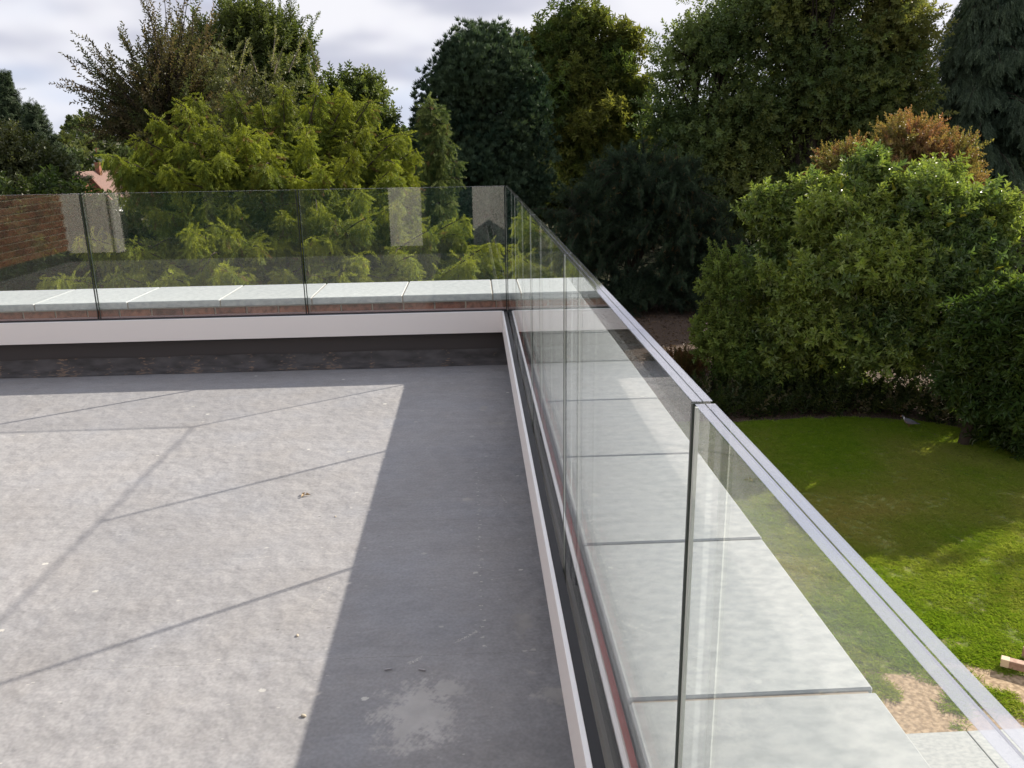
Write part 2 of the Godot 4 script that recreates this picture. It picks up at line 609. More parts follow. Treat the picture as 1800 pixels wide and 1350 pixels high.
func deck_picture() -> ImageTexture:
	var n := 1536
	var a := noise(31, 0.0032, 4).get_image(n, n).get_data()
	var b := noise(32, 0.022, 5).get_image(n, n).get_data()
	var si := noise(33, 0.02, 4).get_image(n / 6, n)
	si.resize(n, n, Image.INTERPOLATE_CUBIC)
	var s := si.get_data()
	var f := noise(34, 0.22, 3).get_image(n, n).get_data()
	var st := noise(35, 0.006, 4).get_image(n, n).get_data()
	var sh := noise(36, 0.12, 4).get_image(n / 3, n)
	sh.resize(n, n, Image.INTERPOLATE_BILINEAR)
	var s2 := sh.get_data()
	var raw := PackedByteArray()
	raw.resize(n * n * 3)
	var lut := PackedByteArray()
	for i in 1024:
		lut.append(int(round(lin(Color(i / 1023.0, 0, 0)).r * 255.0)))
	for i in n * n:
		var v := (a[i] * 0.24 + b[i] * 0.22 + s[i] * 0.26 + s2[i] * 0.28) / 255.0
		var lum := 0.195 + 0.145 * v
		lum *= 0.86 + 0.28 * f[i] / 255.0
		var brown := clampf((st[i] - 150) / 70.0, 0.0, 1.0) * 0.08
		var cool := clampf((110 - st[i]) / 60.0, 0.0, 1.0) * 0.25
		var r := lum * (1.0 + 0.10 * brown - 0.06 * cool)
		var gg := lum * (1.005 - 0.06 * brown)
		var bb := lum * (1.05 - 0.32 * brown + 0.09 * cool)
		raw[i * 3] = lut[mini(int(r * 1023.0), 1023)]
		raw[i * 3 + 1] = lut[mini(int(gg * 1023.0), 1023)]
		raw[i * 3 + 2] = lut[mini(int(bb * 1023.0), 1023)]
	var im := Image.create_from_data(n, n, false, Image.FORMAT_RGB8, raw)
	# the picture covers x -5.12..0 and z 0..5.12; wear marks are set where they lie on the deck
	rng.seed = 99
	var px := n / 5.12
	var edge := noise(37, 0.045, 4)
	# smears of pale cement
	for q in [[-0.43, 3.90, 0.125, 0.17, 0.47], [-0.34, 3.79, 0.06, 0.05, 0.42], [-0.03, 3.84, 0.07, 0.045, 0.41], [-0.09, 3.73, 0.02, 0.02, 0.40], [-0.30, 2.42, 0.035, 0.025, 0.36], [-0.10, 3.45, 0.035, 0.10, 0.33], [-0.24, 2.55, 0.015, 0.015, 0.39], [-0.12, 1.35, 0.05, 0.03, 0.35], [-0.2, 1.05, 0.03, 0.06, 0.35]]:
		var cx: float = (q[0] + 5.12) * px
		var cz: float = q[1] * px
		var rx: float = q[2] * px
		var rz: float = q[3] * px
		for jj in range(int(cz - rz * 1.6), int(cz + rz * 1.6)):
			for ii in range(int(cx - rx * 1.6), int(cx + rx * 1.6)):
				if ii < 0 or jj < 0 or ii >= n or jj >= n:
					continue
				var e := Vector2((ii - cx) / rx, (jj - cz) / rz).length() + edge.get_noise_2d(ii, jj) * 0.55 + edge.get_noise_2d(ii * 4.0, jj * 4.0 + 300.0) * 0.35
				e += edge.get_noise_2d(ii * 9.0 + jj * 5.0, jj * 1.2 - ii * 0.6) * 0.3
				var k := clampf((1.0 - e) * 2.0, 0.0, 0.9)
				if k > 0.0:
					var w := 0.9 + 0.15 * edge.get_noise_2d(ii * 0.6 + 900.0, jj * 0.6)
					im.set_pixel(ii, jj, im.get_pixel(ii, jj).lerp(lin(Color(q[4] * w, q[4] * w * 0.985, q[4] * w * 0.97)), k))
	# flecks of plaster and droppings
	for k in 900:
		var x := int(rng.randf() * n)
		var z := int(rng.randf() * n)
		var sz := 1 if rng.randf() < 0.85 else rng.randi_range(2, 3)
		var c := lin(Color(0.50, 0.50, 0.47) * rng.randf_range(0.8, 1.2)) if rng.randf() < 0.8 or sz > 1 else lin(Color(0.06, 0.06, 0.06))
		var al := rng.randf_range(0.35, 0.9)
		for jj in range(-sz, sz + 1):
			for ii in range(-sz, sz + 1):
				if ii * ii * 0.5 + jj * jj <= sz * sz * rng.randf_range(0.4, 1.0) and x + ii >= 0 and x + ii < n and z + jj >= 0 and z + jj < n:
					im.set_pixel(x + ii, z + jj, im.get_pixel(x + ii, z + jj).lerp(c, al))
	# scuffs and scratches
	for k in 150:
		var p := Vector2(rng.randf() * n, rng.randf() * n)
		var ang := rng.randf_range(-0.9, 0.5)
		var l := rng.randf_range(6, 50)
		var al := rng.randf_range(0.1, 0.4)
		for t in int(l):
			p += Vector2(cos(ang), sin(ang))
			ang += rng.randf_range(-0.05, 0.05)
			if p.x >= 0 and p.y >= 0 and p.x < n and p.y < n and rng.randf() < 0.75:
				im.set_pixel(int(p.x), int(p.y), im.get_pixel(int(p.x), int(p.y)).lerp(lin(Color(0.42, 0.42, 0.40)), al))
	# chalky scrapes and a row of spots where they lie
	for q in [[-0.466, 3.655, -0.248, 3.497, 0.75, 3], [-0.663, 0.67, -0.015, 0.887, 0.6, 1], [-0.566, 0.06, 0.0, 0.25, 0.5, 2], [-0.138, 2.383, -0.083, 2.603, 0.5, 2], [-0.843, 3.349, -0.766, 3.077, 0.25, 4], [-1.302, 2.924, -0.67, 2.892, 0.35, 1], [-2.162, 2.834, -1.302, 2.924, 0.25, 1], [-0.62, 2.56, -0.575, 2.443, 0.6, 2], [-0.40, 1.2, -0.33, 1.26, 0.6, 2], [-0.52, 1.75, -0.46, 1.55, 0.5, 1]]:
		var steps := int(Vector2(q[0], q[1]).distance_to(Vector2(q[2], q[3])) * px)
		for k in steps:
			var f2 := float(k) / steps
			var cx: float = (lerpf(q[0], q[2], f2) + 5.12) * px + edge.get_noise_2d(k * 1.5, q[0] * 500.0) * 3.0
			var cz: float = lerpf(q[1], q[3], f2) * px + edge.get_noise_2d(k * 1.5, q[1] * 500.0 + 99.0) * 3.0
			if edge.get_noise_2d(k * 0.5, q[3] * 700.0) < -0.15:
				continue
			for m in int(q[5]):
				var ii := int(cx + rng.randf_range(-0.6, 0.6) * q[5])
				var jj := int(cz + rng.randf_range(-0.6, 0.6) * q[5])
				if ii >= 0 and jj >= 0 and ii < n and jj < n:
					im.set_pixel(ii, jj, im.get_pixel(ii, jj).lerp(lin(Color(0.52, 0.51, 0.48)), q[4] * rng.randf_range(0.5, 1.0)))
	for k in 34:
		var cx := (-0.248 + 0.014 * k / 34.0 + 5.12) * px + rng.randf_range(-2, 2)
		var cz := lerpf(1.95, 3.62, k / 34.0 + rng.randf_range(-0.01, 0.01)) * px
		for m in rng.randi_range(3, 9):
			im.set_pixel(int(cx + rng.randf_range(-1.6, 1.6)), int(cz + rng.randf_range(-1.0, 1.0)), lin(Color(0.5, 0.5, 0.47)))
	# seams of the felt laps
	for sx in [[0.62, 0.0], [1.62, 0.012], [2.62, -0.008], [3.62, 0.006]]:
		for ii in n:
			var zz := int((sx[0] + sx[1] * sin(ii * 0.004) + edge.get_noise_2d(ii, sx[0] * 999.0) * 0.006) * px)
			if rng.randf() < 0.8:
				im.set_pixel(ii, zz, im.get_pixel(ii, zz).lerp(lin(Color(0.40, 0.40, 0.38)), 0.2 + 0.2 * edge.get_noise_2d(ii * 0.5, 7.0)))
				im.set_pixel(ii, zz + 1, im.get_pixel(ii, zz + 1).lerp(lin(Color(0.10, 0.10, 0.10)), 0.25))
	return ImageTexture.create_from_image(im)

# ---------------------------------------------------------------- the ground and the near garden floor
func ground() -> void:
	var st := begin()
	var rings := [0.0, 4.0, 8.0, 14.0, 22.0, 32.0, 45.0, 60.0, 80.0, 105.0, 140.0, 180.0, 230.0, 290.0, 360.0, 440.0, 530.0, 640.0, 800.0, 1100.0]
	var segs := 72
	for i in rings.size() - 1:
		for k in segs:
			var q: Array = []
			for e in [[i, k], [i, k + 1], [i + 1, k + 1], [i + 1, k]]:
				var a: float = TAU * e[1] / segs
				var r: float = rings[e[0]]
				var x := r * sin(a)
				var z := -r * cos(a)
				q.append(Vector3(x, land(x, z) - 0.012, z))
			st.add_vertex(q[0]); st.add_vertex(q[1]); st.add_vertex(q[2])
			if i > 0:
				st.add_vertex(q[0]); st.add_vertex(q[2]); st.add_vertex(q[3])
			else:
				st.add_vertex(q[0]); st.add_vertex(q[2]); st.add_vertex(q[3])
	st.generate_normals()
	var t := noise_tex(41, 0.02, 512, [Color(0.035, 0.028, 0.018), Color(0.055, 0.06, 0.02), Color(0.08, 0.085, 0.03)], [0.25, 0.5, 0.8])
	struct("ground", st.commit(), tri_mat(t, 4.0, 0.95))

# ---------------------------------------------------------------- house behind the viewpoint, seen in the glass
func brick_face(o: Node3D, called: String, y0: float, courses: int, along0: float, along1: float, at: float, axis: int, size: Vector3, first: int, joint := 0.012) -> int:
	var k := first
	var step := size.x + joint
	var full_mesh := cbox(size if axis == 0 else Vector3(size.z, size.y, size.x), 0.004)
	for c in courses:
		var y := y0 + c * (size.y + joint)
		var u := along0 - (step / 2.0 if c % 2 else 0.0)
		while u < along1:
			var a := maxf(u, along0)
			var b := minf(u + size.x, along1)
			if b - a > 0.05:
				var mesh: Mesh = full_mesh if b - a > size.x - 0.004 else cbox(Vector3(b - a, size.y, size.z) if axis == 0 else Vector3(size.z, size.y, b - a), 0.004)
				var jit := rng.randf_range(-0.0025, 0.0025)
				var p := Vector3((a + b) / 2.0, y + size.y / 2.0, at + jit) if axis == 0 else Vector3(at + jit, y + size.y / 2.0, (a + b) / 2.0)
				part_n(called, k, mesh, M.bricks[rng.randi() % 4], o, p)
				k += 1
			u += step
	return k

func house() -> void:
	var o := thing("brick_house", "brick house wall with white panels and wide dark glazed doors, mirrored in the glass", "house", Vector3(0, 0, 0))
	rng.seed = 4
	bpart("wall", Vector3(-6.65, G, 3.0), Vector3(-6.315, 3.2, 7.1), M.mortar, o)
	bpart("flashing", Vector3(-6.33, -0.05, 3.0), Vector3(-6.285, 0.15, 6.8), M.felt, o)
	var k := brick_face(o, "brick", 0.16, 16, 4.45, 6.795, -6.313, 2, Vector3(0.24, 0.074, 0.03), 0, 0.018)
	var st := begin()
	for c in 33:
		var y := 0.16 + c * 0.092
		var z := 3.0 - (0.126 if c % 2 else 0.0)
		while z < 6.8:
			if z >= 3.0 and z + 0.24 <= (6.79 if c >= 16 else 4.44):
				add_cbox(st, Vector3(-6.313, y + 0.0375, z + 0.12), Vector3(0.03, 0.075, 0.24), 0.004)
			z += 0.258
	st.generate_normals()
	var bw := part("brickwork", st.commit(), M.bricks[1], o)
	bw.set_meta("kind", "stuff")
	# facade towards the terrace
	bpart("panel", Vector3(-6.315, 0.12, 6.8), Vector3(-5.52, 2.5, 7.1), M.white, o)
	bpart("panel", Vector3(-1.50, 0.12, 6.8), Vector3(-1.02, 2.5, 7.1), M.white, o)
	bpart("lintel", Vector3(-6.315, 2.5, 6.78), Vector3(0.6, 3.2, 7.1), M.white, o)
	bpart("sill", Vector3(-6.315, G, 6.76), Vector3(0.6, 0.12, 7.1), M.felt, o)
	bpart("panel", Vector3(-0.24, 0.12, 6.8), Vector3(0.10, 2.5, 7.1), M.white, o)
	bpart("panel", Vector3(0.5, 0.12, 6.8), Vector3(0.6, 2.5, 7.1), M.white, o)
	for q in [[-5.52, -4.2], [-4.2, -2.85], [-2.85, -1.5], [-1.02, -0.24], [0.10, 0.5]]:
		var d := bpart("door_leaf", Vector3(q[0] + 0.005, 0.12, 6.90), Vector3(q[0] + 0.065, 2.5, 6.96), M.frame_dark, o)
		for e in [[Vector3(q[1] - 0.065, 0.12, 6.90), Vector3(q[1] - 0.005, 2.5, 6.96)], [Vector3(q[0] + 0.065, 0.12, 6.90), Vector3(q[1] - 0.065, 0.2, 6.96)], [Vector3(q[0] + 0.065, 2.42, 6.90), Vector3(q[1] - 0.065, 2.5, 6.96)]]:
			part("frame", bmesh(e[1] - e[0]), M.frame_dark, d, (e[0] + e[1]) / 2.0 - d.position)
		part("pane", bmesh(Vector3(q[1] - q[0] - 0.13, 2.22, 0.02)), M.glass, d, Vector3((q[0] + q[1]) / 2.0, 1.31, 6.93) - d.position)
	bpart("trim", Vector3(-5.60, 0.12, 6.76), Vector3(-5.56, 2.5, 6.799), M.frame, o)
	bpart("room_wall", Vector3(-6.6, 0.0, 10.0), Vector3(0.6, 3.2, 10.2), M.room, o)
	bpart("room_wall", Vector3(-6.8, 0.0, 7.1), Vector3(-6.6, 3.2, 10.2), M.room, o)
	bpart("room_wall", Vector3(0.6, G, 6.8), Vector3(0.8, 3.2, 10.2), M.room, o)
	bpart("room_floor", Vector3(-6.6, 0.0, 7.1), Vector3(0.6, 0.1, 10.0), M.room, o)
	bpart("roof", Vector3(-6.8, 3.2, 6.7), Vector3(0.9, 3.4, 10.3), M.felt, o)

# ---------------------------------------------------------------- the flat roof
func deck() -> void:
	var st := begin()
	var lo := Vector2(-6.31, -0.06)
	var hi := Vector2(0.06, 6.80)
	for q in [[lo.x, lo.y], [hi.x, lo.y], [hi.x, hi.y], [lo.x, lo.y], [hi.x, hi.y], [lo.x, hi.y]]:
		st.set_uv(Vector2(q[0] / 5.12 + 1.0, q[1] / 5.12))
		st.set_normal(Vector3.UP)
		st.add_vertex(Vector3(q[0], 0, q[1]))
	var m := StandardMaterial3D.new()
	m.albedo_texture = deck_picture()
	m.roughness = 0.82
	m.metallic_specular = 0.35
	m.heightmap_enabled = true
	m.heightmap_texture = noise_tex(38, 0.05, 1024, [], [], 5)
	m.heightmap_scale = 0.6
	var d := struct("flat_roof", st.commit(), m)
	var slab := part("roof_slab", bmesh(Vector3(6.37, 0.25, 6.86)), M.felt, d, Vector3(-3.125, -0.13, 3.37))
	slab.name = "roof_slab"

func upstand_picture() -> ImageTexture:
	var w := 1536
	var h := 60
	var im := Image.create(w, h, false, Image.FORMAT_RGB8)
	var n1 := noise(51, 0.018, 4)
	var n2 := noise(52, 0.06, 3)
	for j in h:
		for i in w:
			var v := 0.07 + 0.05 * n1.get_noise_2d(i, j * 2.0)
			var c := Color(v, v * 0.98, v * 1.03)
			var low := clampf((j - 14.0) / 30.0, 0, 1)
			var p := n2.get_noise_2d(i, j * 2.6) + 0.7 * n1.get_noise_2d(i * 1.3 + 500.0, 0.0) + 0.25 * low
			if p > 0.58:
				c = c.lerp(Color(0.24, 0.17, 0.12), clampf((p - 0.58) * 5.0, 0, 0.85))
			im.set_pixel(i, j, lin(Color(maxf(c.r, 0.012), maxf(c.g, 0.012), maxf(c.b, 0.012))))
	return ImageTexture.create_from_image(im)

# ---------------------------------------------------------------- parapet walls with coping stones
func parapets() -> void:
	rng.seed = 21
	var a := thing("parapet_wall", "low brick parapet across the far end of the roof, topped with pale grey coping stones", "parapet wall")
	bpart("wall_core", Vector3(-6.31, G, -0.68), Vector3(0.50, 0.468, -0.085), M.mortar, a)
	var k := brick_face(a, "brick", 0.404, 1, -6.2, 0.05, -0.089, 0, Vector3(0.215, 0.062, 0.03), 0)
	k = brick_face(a, "brick", 0.187, 1, -6.12, 0.05, -0.089, 0, Vector3(0.215, 0.062, 0.03), k)
	var band := bpart("felt_upstand", Vector3(-6.28, 0.105, -0.085), Vector3(0.05, 0.232, -0.052), M.felt, a, 0.006)
	band.rotation.x = 0.0
	# the lower lap turns out onto the deck
	var st := begin()
	var prof := [[0.118, -0.040], [0.05, -0.030], [0.018, -0.012], [0.003, 0.02]]
	for i in 3:
		for s in 24:
			var x0 := lerpf(-6.28, 0.05, s / 24.0)
			var x1 := lerpf(-6.28, 0.05, (s + 1) / 24.0)
			for q in [[x0, i], [x1, i], [x1, i + 1], [x0, i], [x1, i + 1], [x0, i + 1]]:
				st.set_uv(Vector2((q[0] + 6.28) / 6.33, q[1] / 3.0))
				var wv := sin(q[0] * 5.3) * 0.004 + sin(q[0] * 13.0) * 0.002
				st.add_vertex(Vector3(q[0], prof[q[1]][0] + (wv if q[1] == 0 else 0.0), prof[q[1]][1] + wv))
	st.generate_normals()
	var um := StandardMaterial3D.new()
	um.albedo_texture = upstand_picture()
	um.roughness = 0.75
	part("felt_lap", st.commit(), um, a)
	var b := thing("parapet_wall", "brick parapet beside the garden, topped with broad pale grey coping stones", "parapet wall")
	bpart("wall_core", Vector3(0.075, G, -0.085), Vector3(0.50, 0.468, 6.78), M.mortar, b)
	brick_face(b, "brick", 0.404, 1, -0.03, 6.76, 0.079, 2, Vector3(0.215, 0.062, 0.03), 0)
	bpart("felt_upstand", Vector3(0.04, 0.0, -0.05), Vector3(0.075, 0.232, 6.78), M.felt, b)
	# coping stones: far row, joints every 0.657 m
	var n := 0
	var x := 0.527
	var cut := [0.527, -0.104]
	while cut[-1] > -6.0:
		cut.append(cut[-1] - 0.655)
	for i in cut.size() - 1:
		var w: float = cut[i] - cut[i + 1] - 0.009
		var s := part_n("coping_stone", i, cbox(Vector3(w, 0.05, 0.655 + rng.randf_range(-0.003, 0.003)), 0.004), M.coping[i % 3], a, Vector3((cut[i] + cut[i + 1]) / 2.0, 0.50 + rng.randf_range(-0.001, 0.001), -0.3725))
		s.rotation.y = rng.randf_range(-0.002, 0.002)
	bpart("mortar_bed", Vector3(-6.3, 0.468, -0.69), Vector3(0.515, 0.519, -0.052), M.joint, a)
	var zc := [-0.041, 0.05]
	while zc[-1] < 6.7:
		zc.append(minf(zc[-1] + 0.6455, 6.78))
	for i in zc.size() - 1:
		var w: float = zc[i + 1] - zc[i] - 0.009
		if w < 0.03:
			continue
		var s := part_n("coping_stone", i, cbox(Vector3(0.483 + rng.randf_range(-0.003, 0.003), 0.05, w), 0.004), M.coping[(i + 1) % 3], b, Vector3(0.2855, 0.50 + rng.randf_range(-0.001, 0.001), (zc[i] + zc[i + 1]) / 2.0))
		s.rotation.y = rng.randf_range(-0.002, 0.002)
	bpart("mortar_bed", Vector3(0.052, 0.468, -0.036), Vector3(0.515, 0.519, 6.77), M.joint, b)

# ---------------------------------------------------------------- aluminium channels that hold the glass
func channels() -> void:
	var a := thing("balustrade_channel", "pale metal channel at the foot of the far glass, above the dark felt upstand", "channel")
	bpart("fascia", Vector3(-6.28, 0.252, 0.0286), Vector3(-0.041, CHANNEL_TOP - 0.004, 0.0405), M.alu, a, 0.001)
	bpart("inner_lip", Vector3(-6.28, CHANNEL_TOP - 0.004, 0.0288), Vector3(-0.041, CHANNEL_TOP, 0.0405), M.alu_edge, a, 0.001)
	bpart("gasket", Vector3(-6.28, 0.36, 0.0), Vector3(-0.004, CHANNEL_TOP + 0.007, 0.0284), M.rubber, a)
	bpart("outer_gasket", Vector3(-6.28, 0.36, -0.046), Vector3(0.03, CHANNEL_TOP - 0.008, -0.0225), M.rubber, a)
	bpart("outer_lip", Vector3(-6.28, 0.26, -0.058), Vector3(0.03, CHANNEL_TOP + 0.0095, -0.046), M.pink_tape, a)
	bpart("base", Vector3(-6.28, 0.26, -0.036), Vector3(0.03, 0.33, 0.0286), M.alu, a)
	var b := thing("balustrade_channel", "pale metal channel at the foot of the side glass beside the garden", "channel")
	bpart("fascia", Vector3(-0.0405, 0.252, -0.02), Vector3(-0.0286, CHANNEL_TOP - 0.004, 6.76), M.alu, b, 0.001)
	bpart("inner_lip", Vector3(-0.0405, CHANNEL_TOP - 0.004, 0.0405), Vector3(-0.0288, CHANNEL_TOP + 0.0005, 6.76), M.alu_edge, b, 0.001)
	bpart("gasket", Vector3(-0.0286, 0.36, 0.042), Vector3(-0.004, CHANNEL_TOP - 0.004, 6.76), M.rubber, b)
	bpart("outer_gasket", Vector3(0.0225, 0.36, 0.0), Vector3(0.030, CHANNEL_TOP - 0.008, 6.76), M.rubber, b)
	bpart("outer_lip", Vector3(0.030, 0.26, 0.0), Vector3(0.043, CHANNEL_TOP + 0.002, 6.76), M.alu_edge, b)
	bpart("red_strip", Vector3(0.043, 0.36, 0.0), Vector3(0.056, CHANNEL_TOP + 0.006, 6.76), M.red_tape, b)
	bpart("base", Vector3(-0.0286, 0.26, 0.03), Vector3(0.034, 0.33, 6.76), M.alu, b)

# ---------------------------------------------------------------- laminated glass panels
func glass_panel(u0: float, u1: float, side: bool, label: String) -> void:
	# runs along x on the far edge, along z beside the garden; laminated, its interlayer showing as a dark line between two polished strips
	var o := thing("glass_panel", label, "glass panel", Vector3(0.0, 0.34, (u0 + u1) / 2.0) if side else Vector3((u0 + u1) / 2.0, 0.34, 0.0), "frameless glass panels of the balustrade")
	var len := u1 - u0
	var h := GLASS_TOP - 0.34
	var whole := Vector3(0.0215, h - 0.0025, len - 0.012) if side else Vector3(len - 0.013, h - 0.0025, 0.0215)
	part("pane", bmesh(whole), M.glass, o, Vector3(0.01075, (h - 0.0025) / 2.0, 0) if side else Vector3(0, (h - 0.0025) / 2.0, -0.01075))
	for k in 2:
		var c := 0.005 + 0.0115 * k
		var ts := Vector3(0.01, 0.0008, len) if side else Vector3(len, 0.0008, 0.01)
		part("top_edge", cbox(ts, 0.0003), M.glass_top, o, Vector3(c, h - 0.0004, 0) if side else Vector3(0, h - 0.0004, -c))
		for s in [-1.0, 1.0]:
			if k == 1:
				continue
			var ew := (0.004 if s < 0 else 0.008) if side else 0.011
			var es := Vector3(ew, h - 0.003, 0.005) if side else Vector3(0.006, h - 0.003, ew)
			var at := Vector3(ew / 2.0, (h - 0.003) / 2.0, s * (len / 2.0 - 0.0025)) if side else Vector3(s * (len / 2.0 - 0.003), (h - 0.003) / 2.0, -ew / 2.0)
			part("end_edge", bmesh(es), (M.glass_end if s < 0 else M.glass_dark) if side else M.glass_dark, o, at)
	var il := Vector3(0.0014, 0.0006, len - 0.002) if side else Vector3(len - 0.002, 0.0006, 0.0014)
	part("interlayer", bmesh(il), M.glass_dark, o, Vector3(0.01075, h - 0.0022, 0) if side else Vector3(0, h - 0.0022, -0.01075))

func glazing() -> void:
	var jx := [-0.001, -1.4436, -2.9144, -4.385, -5.856]
	var fl := ["far glass panel that meets the side glass at the corner", "second far glass panel from the corner, in front of the golden conifer", "third far glass panel from the corner, brick wall mirrored in it", "fourth far glass panel from the corner, beyond the mirrored brick wall"]
	for i in 4:
		glass_panel(jx[i + 1] + 0.005, jx[i] - (0.002 if i == 0 else 0.005), false, fl[i])
	var jz := [-0.0225, 1.2724, 2.5448, 3.8172, 5.0896, 6.362]
	var sl := ["side glass panel at the corner with the far glass", "second side glass panel from the corner, yellow conifer mirrored in it", "third side glass panel from the corner", "fourth side glass panel from the corner, its end edge black beside a white one", "fifth side glass panel from the corner, close by with two thick grey top edges"]
	for i in 5:
		glass_panel(jz[i] + 0.005, jz[i + 1] - 0.005, true, sl[i])

# ---------------------------------------------------------------- far hillside, wood and houses
func far_house(called: String, label: String, at: Vector3, turn: float, w: float, d: float, eave: float, ridge: float, wall: Material, roof: Material, timber: bool) -> void:
	var o := thing(called, label, "house", at)
	o.rotation.y = turn
	var st := begin()
	var x := w / 2.0
	var z := d / 2.0
	st.set_smooth_group(-1)
	for q in [[Vector3(-x, 0, z), Vector3(x, 0, z), Vector3(x, eave, z), Vector3(-x, eave, z)], [Vector3(-x, 0, -z), Vector3(x, 0, -z), Vector3(x, eave, -z), Vector3(-x, eave, -z)], [Vector3(-x, 0, -z), Vector3(-x, 0, z), Vector3(-x, eave, z), Vector3(-x, eave, -z)], [Vector3(x, 0, -z), Vector3(x, 0, z), Vector3(x, eave, z), Vector3(x, eave, -z)]]:
		tri_out(st, q[0], q[1], q[2], Vector3(0, 1, 0)); tri_out(st, q[0], q[2], q[3], Vector3(0, 1, 0))
	for s in [-z, z]:
		tri_out(st, Vector3(-x, eave, s), Vector3(x, eave, s), Vector3(0, ridge, s), Vector3(0, 1, 0))
	st.generate_normals()
	part("wall", st.commit(), wall, o)
	var ov := 0.35
	for s in [-1.0, 1.0]:
		var rs := begin()
		var e := Vector3(s * (x + ov), eave - ov * (ridge - eave) / x, 0)
		var r := Vector3(0, ridge + 0.02, 0)
		var n := Vector3(s * (ridge - eave), x, 0).normalized() * 0.14
		var m := (e + r) / 2.0 + n * 0.5
		var zz := Vector3(0, 0, z + ov)
		var v := [e - zz, e + zz, r + zz, r - zz, e - zz + n, e + zz + n, r + zz + n, r - zz + n]
		rs.set_smooth_group(-1)
		for f in [[0, 1, 2, 3], [4, 5, 6, 7], [0, 1, 5, 4], [1, 2, 6, 5], [2, 3, 7, 6], [3, 0, 4, 7]]:
			tri_out(rs, v[f[0]], v[f[1]], v[f[2]], m); tri_out(rs, v[f[0]], v[f[2]], v[f[3]], m)
		rs.generate_normals()
		part("roof", rs.commit(), roof, o)
	part("chimney", cbox(Vector3(0.7, 1.8, 0.6), 0.02), M.bricks[0], o, Vector3(0.4, ridge + 0.4, -z * 0.4))
	var glass := mat(Color(0.03, 0.035, 0.04), 0.1, 0.6)
	for s in [-0.5, 0.5]:
		for y in [1.3, 3.9]:
			var wn := part("window", cbox(Vector3(1.3, 1.2, 0.1), 0.01), M.frame, o, Vector3(s * x, y, z + 0.02))
			part("pane", bmesh(Vector3(1.1, 1.0, 0.02)), glass, wn, Vector3(0, 0, 0.052))
	if timber:
		var dark := mat(Color(0.03, 0.026, 0.022), 0.8, 0.3)
		for q in [[0.0, eave, 0.0, ridge - 0.2, 0.0], [-x * 0.5, eave, -x * 0.5, (eave + ridge) / 2.0, 0.0], [x * 0.5, eave, x * 0.5, (eave + ridge) / 2.0, 0.0], [-x, eave, x, eave, 0.0], [-x * 0.5, (eave + ridge) / 2.0, x * 0.5, (eave + ridge) / 2.0, 0.0], [-x * 0.75, eave, -x * 0.5, (eave + ridge) / 2.0 - 0.3, 0.0], [x * 0.75, eave, x * 0.5, (eave + ridge) / 2.0 - 0.3, 0.0]]:
			var p0 := Vector3(q[0], q[1], z + 0.03)
			var p1 := Vector3(q[2], q[3], z + 0.03)
			var bm := part("timber", bmesh(Vector3(0.16, p0.distance_to(p1), 0.06)), dark, o, (p0 + p1) / 2.0)
			bm.rotation.z = -atan2(p1.x - p0.x, p1.y - p0.y)

func far_country() -> void:
	var pink := tri_mat(noise_tex(61, 0.08, 256, [Color(0.20, 0.10, 0.08), Color(0.30, 0.17, 0.14), Color(0.36, 0.22, 0.19)], [0.2, 0.5, 0.8]), 3.0, 0.85)
	var brown := tri_mat(noise_tex(62, 0.08, 256, [Color(0.10, 0.06, 0.05), Color(0.17, 0.10, 0.085), Color(0.22, 0.14, 0.12)], [0.2, 0.5, 0.8]), 3.0, 0.85)
	var pale := mat(Color(0.62, 0.64, 0.66), 0.8, 0.3)
	far_house("red_roof_house", "house with a sunlit pinkish red roof behind the shrubs beyond the far glass", Vector3(-44.56, -7.15, -89.27), 1.15, 5.0, 6.0, 3.6, 6.3, M.bricks[0], pink, false)
	far_house("timbered_house", "white half timbered house with a pointed gable, partly hidden by branches", Vector3(-56.75, -8.41, -122.17), -0.2, 6.0, 9.0, 3.8, 7.4, pale, brown, true)
	far_house("small_house", "small distant white house with a red roof above the half timbered gable", Vector3(-90.95, -5.94, -205.44), 0.5, 7.0, 8.0, 4.5, 7.5, pale, pink, false)
	# wood on the hillside: nobody could count it
	rng.seed = 88
	var cl := sprig(301, 26, 2.2, 1.5, 0.8, 1.3, 0.1)
	var xf: Array = []
	var cols := PackedColorArray()
	for i in 950:
		var az := deg_to_rad(rng.randf_range(-40, 34))
		var d := 95.0 * pow(560.0 / 95.0, rng.randf())
		var x := d * sin(az) - 0.2
		var z := -d * cos(az) + 5.9
		if Vector2(x, z).distance_to(Vector2(-44.6,-89.3)) < 11.0 or Vector2(x, z).distance_to(Vector2(-56.8,-122.2)) < 12.0:
			continue
		var hgt := rng.randf_range(3.0, 6.5) * (0.7 + d / 500.0)
		if d < 210.0:
			hgt *= 0.62
		var tone := rng.randf()
		var b := rng.randf_range(0.75, 1.25)
		for j in 13:
			var u := ball()
			var p := Vector3(x, land(x, z) + hgt * 0.62, z) + u * Vector3(hgt * 0.5, hgt * 0.5, hgt * 0.5)
			var dd := (u + Vector3.UP * 0.5 + rv() * 0.5).normalized()
			xf.append(Transform3D(frame(dd, rng.randf() * TAU, hgt * rng.randf_range(0.13, 0.22)), p))
			var c := Color(0.055, 0.085, 0.035).lerp(Color(0.12, 0.14, 0.06), tone) * (b * 1.1)
			cols.append(Color(c.r, c.g, c.b))
	var wood := many("wood", cl, M.leaf, self, xf, cols)
	wood.name = "distant_wood"
	tag(wood, "distant wooded hillside showing between the trees under the pale sky", "wood")

